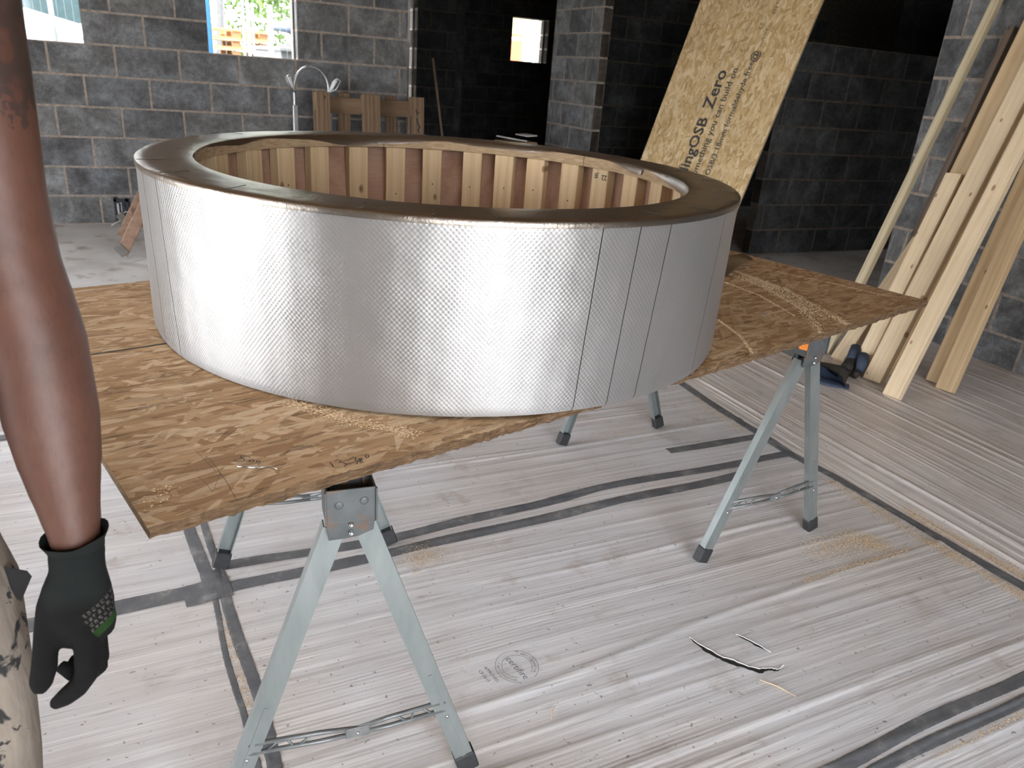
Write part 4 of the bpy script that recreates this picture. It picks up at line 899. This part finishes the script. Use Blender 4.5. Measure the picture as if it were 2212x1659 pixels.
# trousers
mb = MB(); mb.tube([loc(p) for p in ((cxp + .0, cyp, .98), (cxp, cyp, .9), (cxp, cyp, .80), (cxp, cyp, .72))], [(.135, .115), (.138, .12), (.145, .125), (.14, .12)], 24)
LG = [(-.30, .985, .84, .075), (-.289, .96, .74, .092), (-.286, .935, .66, .094), (-.287, .92, .60, .092), (-.288, .91, .50, .085), (-.29, .92, .40, .078), (-.29, .96, .20, .075), (-.29, .98, .06, .078)]
mb.tube([loc(p[:3]) for p in LG], [(p[3] * (1 + .03 * math.sin(i * 2.1)), p[3]) for i, p in enumerate(LG)], 20)
LG2 = [(-.44, 1.0, .84, .085), (-.45, 1.0, .7, .094), (-.455, 1.0, .5, .085), (-.46, 1.02, .3, .076), (-.46, 1.03, .06, .078)]
mb.tube([loc(p[:3]) for p in LG2], [p[3] for p in LG2], 20)
tr = body_obj('trousers', mb, 'trousers', .008, 5, person)
MB().add([loc(p) for p in ((-.212, .948, .772), (-.171, .897, .781), (-.190, .911, .738), (-.214, .95, .770), (-.176, .905, .785), (-.196, .92, .738))], [(0, 1, 2), (3, 5, 4), (0, 3, 4, 1), (1, 4, 5, 2), (2, 5, 3, 0)]).build('pocket_flap', 'black_rubber', tr)
for p in (LG[-1], LG2[-1]):
    MB().tube([loc((p[0], p[1] + .07, .05)), loc((p[0], p[1], .06)), loc((p[0], p[1] - .1, .045)), loc((p[0], p[1] - .18, .035))], [(.045, .04), (.05, .055), (.05, .04), (.03, .025)], 16).build('boot', 'boot_black', person, True)
# glove
gl = MB()
gl.tube([loc(p) for p in ((-.117, .874, .826), (-.118, .866, .815), (-.118, .861, .805), (-.121, .853, .787), (-.122, .847, .768), (-.122, .842, .752), (-.118, .838, .735), (-.116, .836, .722))], [(.030, .029), (.0295, .028), (.0295, .027), (.036, .026), (.0385, .026), (.038, .026), (.035, .024), (.028, .018)], 20)
def fing(pts, rad): gl.tube([loc(p) for p in pts], rad, 12)
fing([(-.119, .838, .760), (-.116, .822, .738), (-.119, .812, .715), (-.121, .806, .693), (-.132, .804, .680), (-.146, .805, .669), (-.160, .808, .659)], [.014, .0135, .013, .0128, .0122, .0108, .0065])
fing([(-.117, .845, .755), (-.113, .832, .733), (-.113, .824, .710), (-.111, .821, .690), (-.122, .826, .678), (-.138, .834, .678), (-.152, .843, .685)], [.014, .0138, .013, .0128, .012, .0108, .007])
fing([(-.116, .855, .752), (-.110, .847, .729), (-.110, .840, .708), (-.110, .838, .689), (-.115, .845, .672), (-.130, .857, .668), (-.144, .865, .673)], [.014, .0135, .013, .0125, .012, .0105, .007])
fing([(-.116, .865, .752), (-.110, .861, .725), (-.110, .859, .705), (-.111, .860, .688), (-.114, .868, .671), (-.127, .877, .664), (-.139, .884, .666)], [.0125, .012, .0115, .011, .0105, .0095, .006])
fing([(-.137, .856, .785), (-.147, .847, .765), (-.156, .836, .741), (-.160, .826, .722), (-.162, .819, .708), (-.168, .813, .690), (-.171, .811, .680)], [.020, .019, .0145, .0135, .0140, .0125, .007])
glo = body_obj('glove', gl, 'glove', .0028, 4, person)
tag(glo, 'black knitted work glove with printed knuckle panel')
mb = MB(); cn = []
for i in range(25):
    a = 2 * PI * i / 24
    for (dz, rr_) in ((-.012, .0292), (.0, .0305), (.009, .0345), (.013, .0365), (.0115, .034), (.004, .0295)):
        cn.append(loc((-.117 + rr_ * math.cos(a), .873 + rr_ * .95 * math.sin(a), .832 + dz + .004 * math.cos(a) + .0012 * math.sin(5 * a))))
mb.add(cn, [(i * 6 + k, (i + 1) * 6 + k, (i + 1) * 6 + k + 1, i * 6 + k + 1) for i in range(24) for k in range(5)]); mb.build('glove_cuff', 'glove', person, True)

# ------------------------------------------------------------------ exterior seen through the openings
def heras(label, x0, y, rz, w_=3.4, h=1.9):
    f = thing('mesh_fence_panel', label, 'fence', (x0, y, -.12), rz, 'temporary mesh fence panels outside')
    t = MB(); z0 = .1
    for x in (0, w_): t = MB().tube([(x, 0, 0), (x, 0, h + .12)], .014, 10); t.build('frame_post', 'galv', f, True)
    for z in (z0, .72, 1.32, h): MB().tube([(0, 0, z + .12), (w_, 0, z + .12)], 0.014 if z in (z0, h) else .007, 8).build('rail', 'galv', f, True)
    wm = MB()
    for k in range(1, int(w_ / .062)): wm.span((k * .062 - .0018, -.0018, z0), (k * .062 + .0018, .0018, h + .1))
    wm.build('wire_mesh', 'galv', f); return f
heras('galvanised mesh fence panel outside, left one seen in the square window', -2.37, 8.6, 0)
heras('galvanised mesh fence panel outside, right one with the gate stay', 1.075, 8.62, 0, .93)
gs = thing('fence_stay', 'white tubular brace frame clipped to the outside fence', 'fence brace', (1.07, 8.5, -.12))
for z in (1.50, 1.80): MB().tube([(0, 0, z), (.2, 0, z - .01)], .016, 8).build('stay_bar', 'white_paint', gs, True)
for x in (0, .035, .19, .215): MB().tube([(x, 0, 0 if x == 0 else 1.45), (x, 0, 1.94)], .009, 8).build('stay_post', 'white_paint', gs, True)
o = MB().span((.70, 9.3, -.12), (.79, 9.38, 2.4)).build('blue_post', 'blue_paint', None, False, .01); tag(o, 'bright blue post outside at the left jamb of the square window', 'post')
# pallet stack: every pallet an individual
pp = thing('wooden_pallet', 'orange wooden pallet in the outdoor stack behind the fence', 'pallet', (1.45, 14.0, -.12), .1, 'stacked orange pallets in the yard')
for k in range(3): MB().box((0, -.4 + .4 * k, .011), (1.0, .1, .022)).build('runner', 'pallet_orange', pp)
for i in range(3):
    for k in range(3): MB().box((-.42 + .42 * i, -.4 + .4 * k, .06), (.12, .1, .078)).build('spacer_block', 'pallet_orange', pp)
for k in range(6): MB().box((0, -.44 + .176 * k, .12), (1.0, .1, .03)).build('deck_board', 'pallet_orange', pp)
ORD = ['topmost', 'second from the top', 'third from the top', 'fourth from the top', 'fifth from the top', 'sixth from the top', 'seventh from the top', 'eighth from the top', 'ninth from the top', 'tenth from the top', 'eleventh from the top', 'twelfth from the top', 'lowest']
pp['label'] = 'orange wooden pallet, lowest of the outdoor stack behind the fence'
for k in range(1, 13):
    q = copy_tree(pp); q['label'] = 'orange wooden pallet, %s of the outdoor stack behind the fence' % ORD[12 - k]; q.location = (1.45 + random.uniform(-.04, .04), 14.0, -.12 + .14 * k); q.rotation_euler = (0, 0, .1 + random.uniform(-.05, .05))
# skip with tarp
skp = thing('skip_container', 'grey waste skip with blue-grey tarpaulin roll outside the square window', 'skip', (2.58, 12.2, -.12), .1)
sec = [(-.65, 0), (.65, 0), (.85, 1.55), (-.85, 1.55)]
MB().prism(sec, 1.6, frame((0, .8, 0), (1, 0, 0), (0, 0, 1), (0, -1, 0))).build('bin', 'skip_grey', skp); MB().box((0, 0, 1.57), (1.78, 1.75, .05)).build('rim', 'skip_grey', skp, False, .01)
MB().prism([(-.6, 0), (.8, 0), (.8, .35), (-.1, .22)], 1.2, frame((0, .6, 1.58), (1, 0, 0), (0, 0, 1), (0, -1, 0))).build('rubbish', 'dark_load', skp)
MB().tube([(-.88, -.3, 1.84), (-.45, -.3, 1.88), (.3, -.3, 1.93), (.85, -.3, 1.86)], [(.02, .02), (.15, .11), (.17, .14), (.05, .05)], 14).build('tarpaulin', 'tarp_blue', skp, True)
# truck
tk = thing('truck', 'white truck cab with black mirror outside the left window', 'truck', (-1.95, 12.2, -.12), .12)
MB().prism([(0, 0), (0, 1.0), (.35, 1.25), (.6, 2.6), (1.75, 2.6), (1.75, 0)], 1.9, frame((0, .95, .35), (1, 0, 0), (0, 0, 1), (0, -1, 0))).build('cab', 'white_paint', tk, False, .03)
MB().prism([(.72, 1.45), (.88, 2.3), (1.55, 2.3), (1.55, 1.4), (1.3, 1.32)], .02, frame((0, -.955, .35), (1, 0, 0), (0, 0, 1), (0, -1, 0))).build('side_window', 'glass_dark', tk)
MB().prism([(.42, 1.35), (.66, 2.4), (.68, 2.4), (.44, 1.35)], 1.6, frame((-.04, .8, .35), (1, 0, 0), (0, 0, 1), (0, -1, 0))).build('windscreen', 'glass_dark', tk)
mr = MB().box((.05, -1.25, 2.25), (.12, .2, .42)).build('mirror', 'black_rubber', tk, False, .03); MB().tube([(.08, -1.2, 2.0), (.15, -1.15, 1.92), (.5, -.95, 1.88)], .015, 8).build('mirror_arm', 'black_rubber', mr, True)
MB().box((1.28, -.962, 1.5), (.1, .02, .03)).build('door_handle', 'skip_grey', tk)
for x in (.6,): MB().tube([(x, -.98, .45), (x, -.7, .45)], .45, 24).build('wheel', 'black_rubber', tk, True)
MB().span((1.8, -.95, .6), (6.0, .95, 2.0)).build('load_bed', 'white_paint', tk) if False else None
for (x, y, zt, lab) in ((-1.28, 10.2, 2.3, 'tall pale timber board outside the left window, leftmost'), (-1.12, 10.25, 2.1, 'second pale timber board beside the tall one outside')):
    o = MB().span((0, -.075, -.02), (zt, .075, .02)).build('site_timber', 'fence_wood'); o.matrix_world = frame((x, y, -.12), (.02, 0, 1), (1, 0, -.02), (0, 1, 0)); tag(o, lab, 'timber')
o = MB().tube([(-.63, 9.0, -.12), (-.66, 9.0, 2.6)], .022, 10).build('scaffold_pole', 'galv', None, True); tag(o, 'upright grey pole outside at the right of the left window', 'pole')
# digger arm
dg_ = thing('digger_arm', 'grey hydraulic digger arm showing at the top of the square window', 'digger', (1.35, 15.6, -.12))
MB().tube([(0, 0, 3.4), (.12, 0, 2.7), (.10, 0, 2.0), (.06, 0, 1.4)], [(.12, .1), (.13, .1), (.10, .08), (.12, .08)], 10).build('stick', 'digger_grey', dg_); MB().tube([(-1.2, 0, .0), (-.9, 0, 3.0), (0, 0, 3.4)], [.2, .18, .14], 10).build('boom', 'digger_grey', dg_)
# trees
def tree(label, x, y, h, rx, n, seed):
    t = thing('leafy_tree', label, 'tree', (x, y, -.12), 0, 'trees beyond the yard'); r = np.random.default_rng(seed)
    MB().tube([(0, 0, 0), (.1, 0, h * .4), (0, .1, h * .75)], [.18, .13, .05], 8).build('trunk', 'bark', t, True)
    ctr = r.uniform(-1, 1, (26, 3)) * (rx * .75, rx * .5, h * .42) + (0, 0, h * .52)
    P = []; F = []
    for k in range(n):
        c = ctr[r.integers(len(ctr))]; dv = r.standard_normal(3); dv /= np.linalg.norm(dv); p = c + dv * rx * .33 * r.uniform(.5, 1)
        if p[2] < .1: continue
        a = r.standard_normal(3); a /= np.linalg.norm(a); b_ = np.cross(a, dv); b_ /= (np.linalg.norm(b_) + 1e-6); s = r.uniform(.035, .085); i0 = len(P)
        P += [tuple(p - a * s), tuple(p + b_ * s * .5), tuple(p + a * s), tuple(p - b_ * s * .5)]; F.append((i0, i0 + 1, i0 + 2, i0 + 3))
    me = bpy.data.meshes.new('foliage'); me.from_pydata(P, [], F); me.materials.append(M['leaf']); o = link('foliage', me, t); tag(o, kind='stuff')
for k, (x, y, h, rx, lab) in enumerate(((1.2, 20, 6.5, 3.0, 'bright green tree filling the middle of the square window'), (7.2, 23, 7.0, 2.6, 'green tree behind the skip, right in the square window'), (-5.2, 24, 7, 2.8, 'green tree beyond the truck, seen through the left window'))):
    tree(lab, x, y, h, rx, 26000 if k == 0 else 9000, 20 + k)
# beyond the small far window
o = MB().span((6.2, 16.0, -.12), (7.62, 16.2, 3.2)).build('brick_gable', 'red_brick'); tag(o, 'orange brick wall seen through the small far window', 'wall')
fp = thing('corrugated_fence', 'blue-grey corrugated sheet fence seen through the small far window', 'fence', (7.6, 16.4, -.12))
cor = [(.1 * k, .03 * (k % 2)) for k in range(26)]; mb = MB(); n = len(cor); mb.add([(x, y, z) for z in (0, 3.2) for x, y in cor], [(k, k + 1, n + k + 1, n + k) for k in range(n - 1)]); mb.build('corrugated_sheet', 'blue_grey_sheet', fp)
sf = thing('scaffold', 'white pole frame standing outside the small far window', 'scaffold', (7.28, 14.7, -.12))
MB().tube([(0, 0, 0), (0, 0, 3.1)], .03, 10).build('upright', 'white_paint', sf, True); MB().tube([(-1.0, -.05, 2.10), (.2, -.05, 2.14)], .03, 10).build('ledger', 'white_paint', sf, True); MB().tube([(-1.0, 0, 0), (-1.0, 0, 3.1)], .03, 10).build('upright', 'white_paint', sf, True)
sg_ = thing('site_sign', 'pale yellow panel in the top of the small far window', 'sign', (6.9, 15.0, -.12))
MB().span((-.3, 0, 2.22), (.4, .05, 2.72)).build('panel', 'yellow_sheet', sg_, False, .004)
for x in (-.28, .38): MB().span((x - .03, .05, 0), (x + .03, .1, 2.72)).build('post', 'pine_grey', sg_)
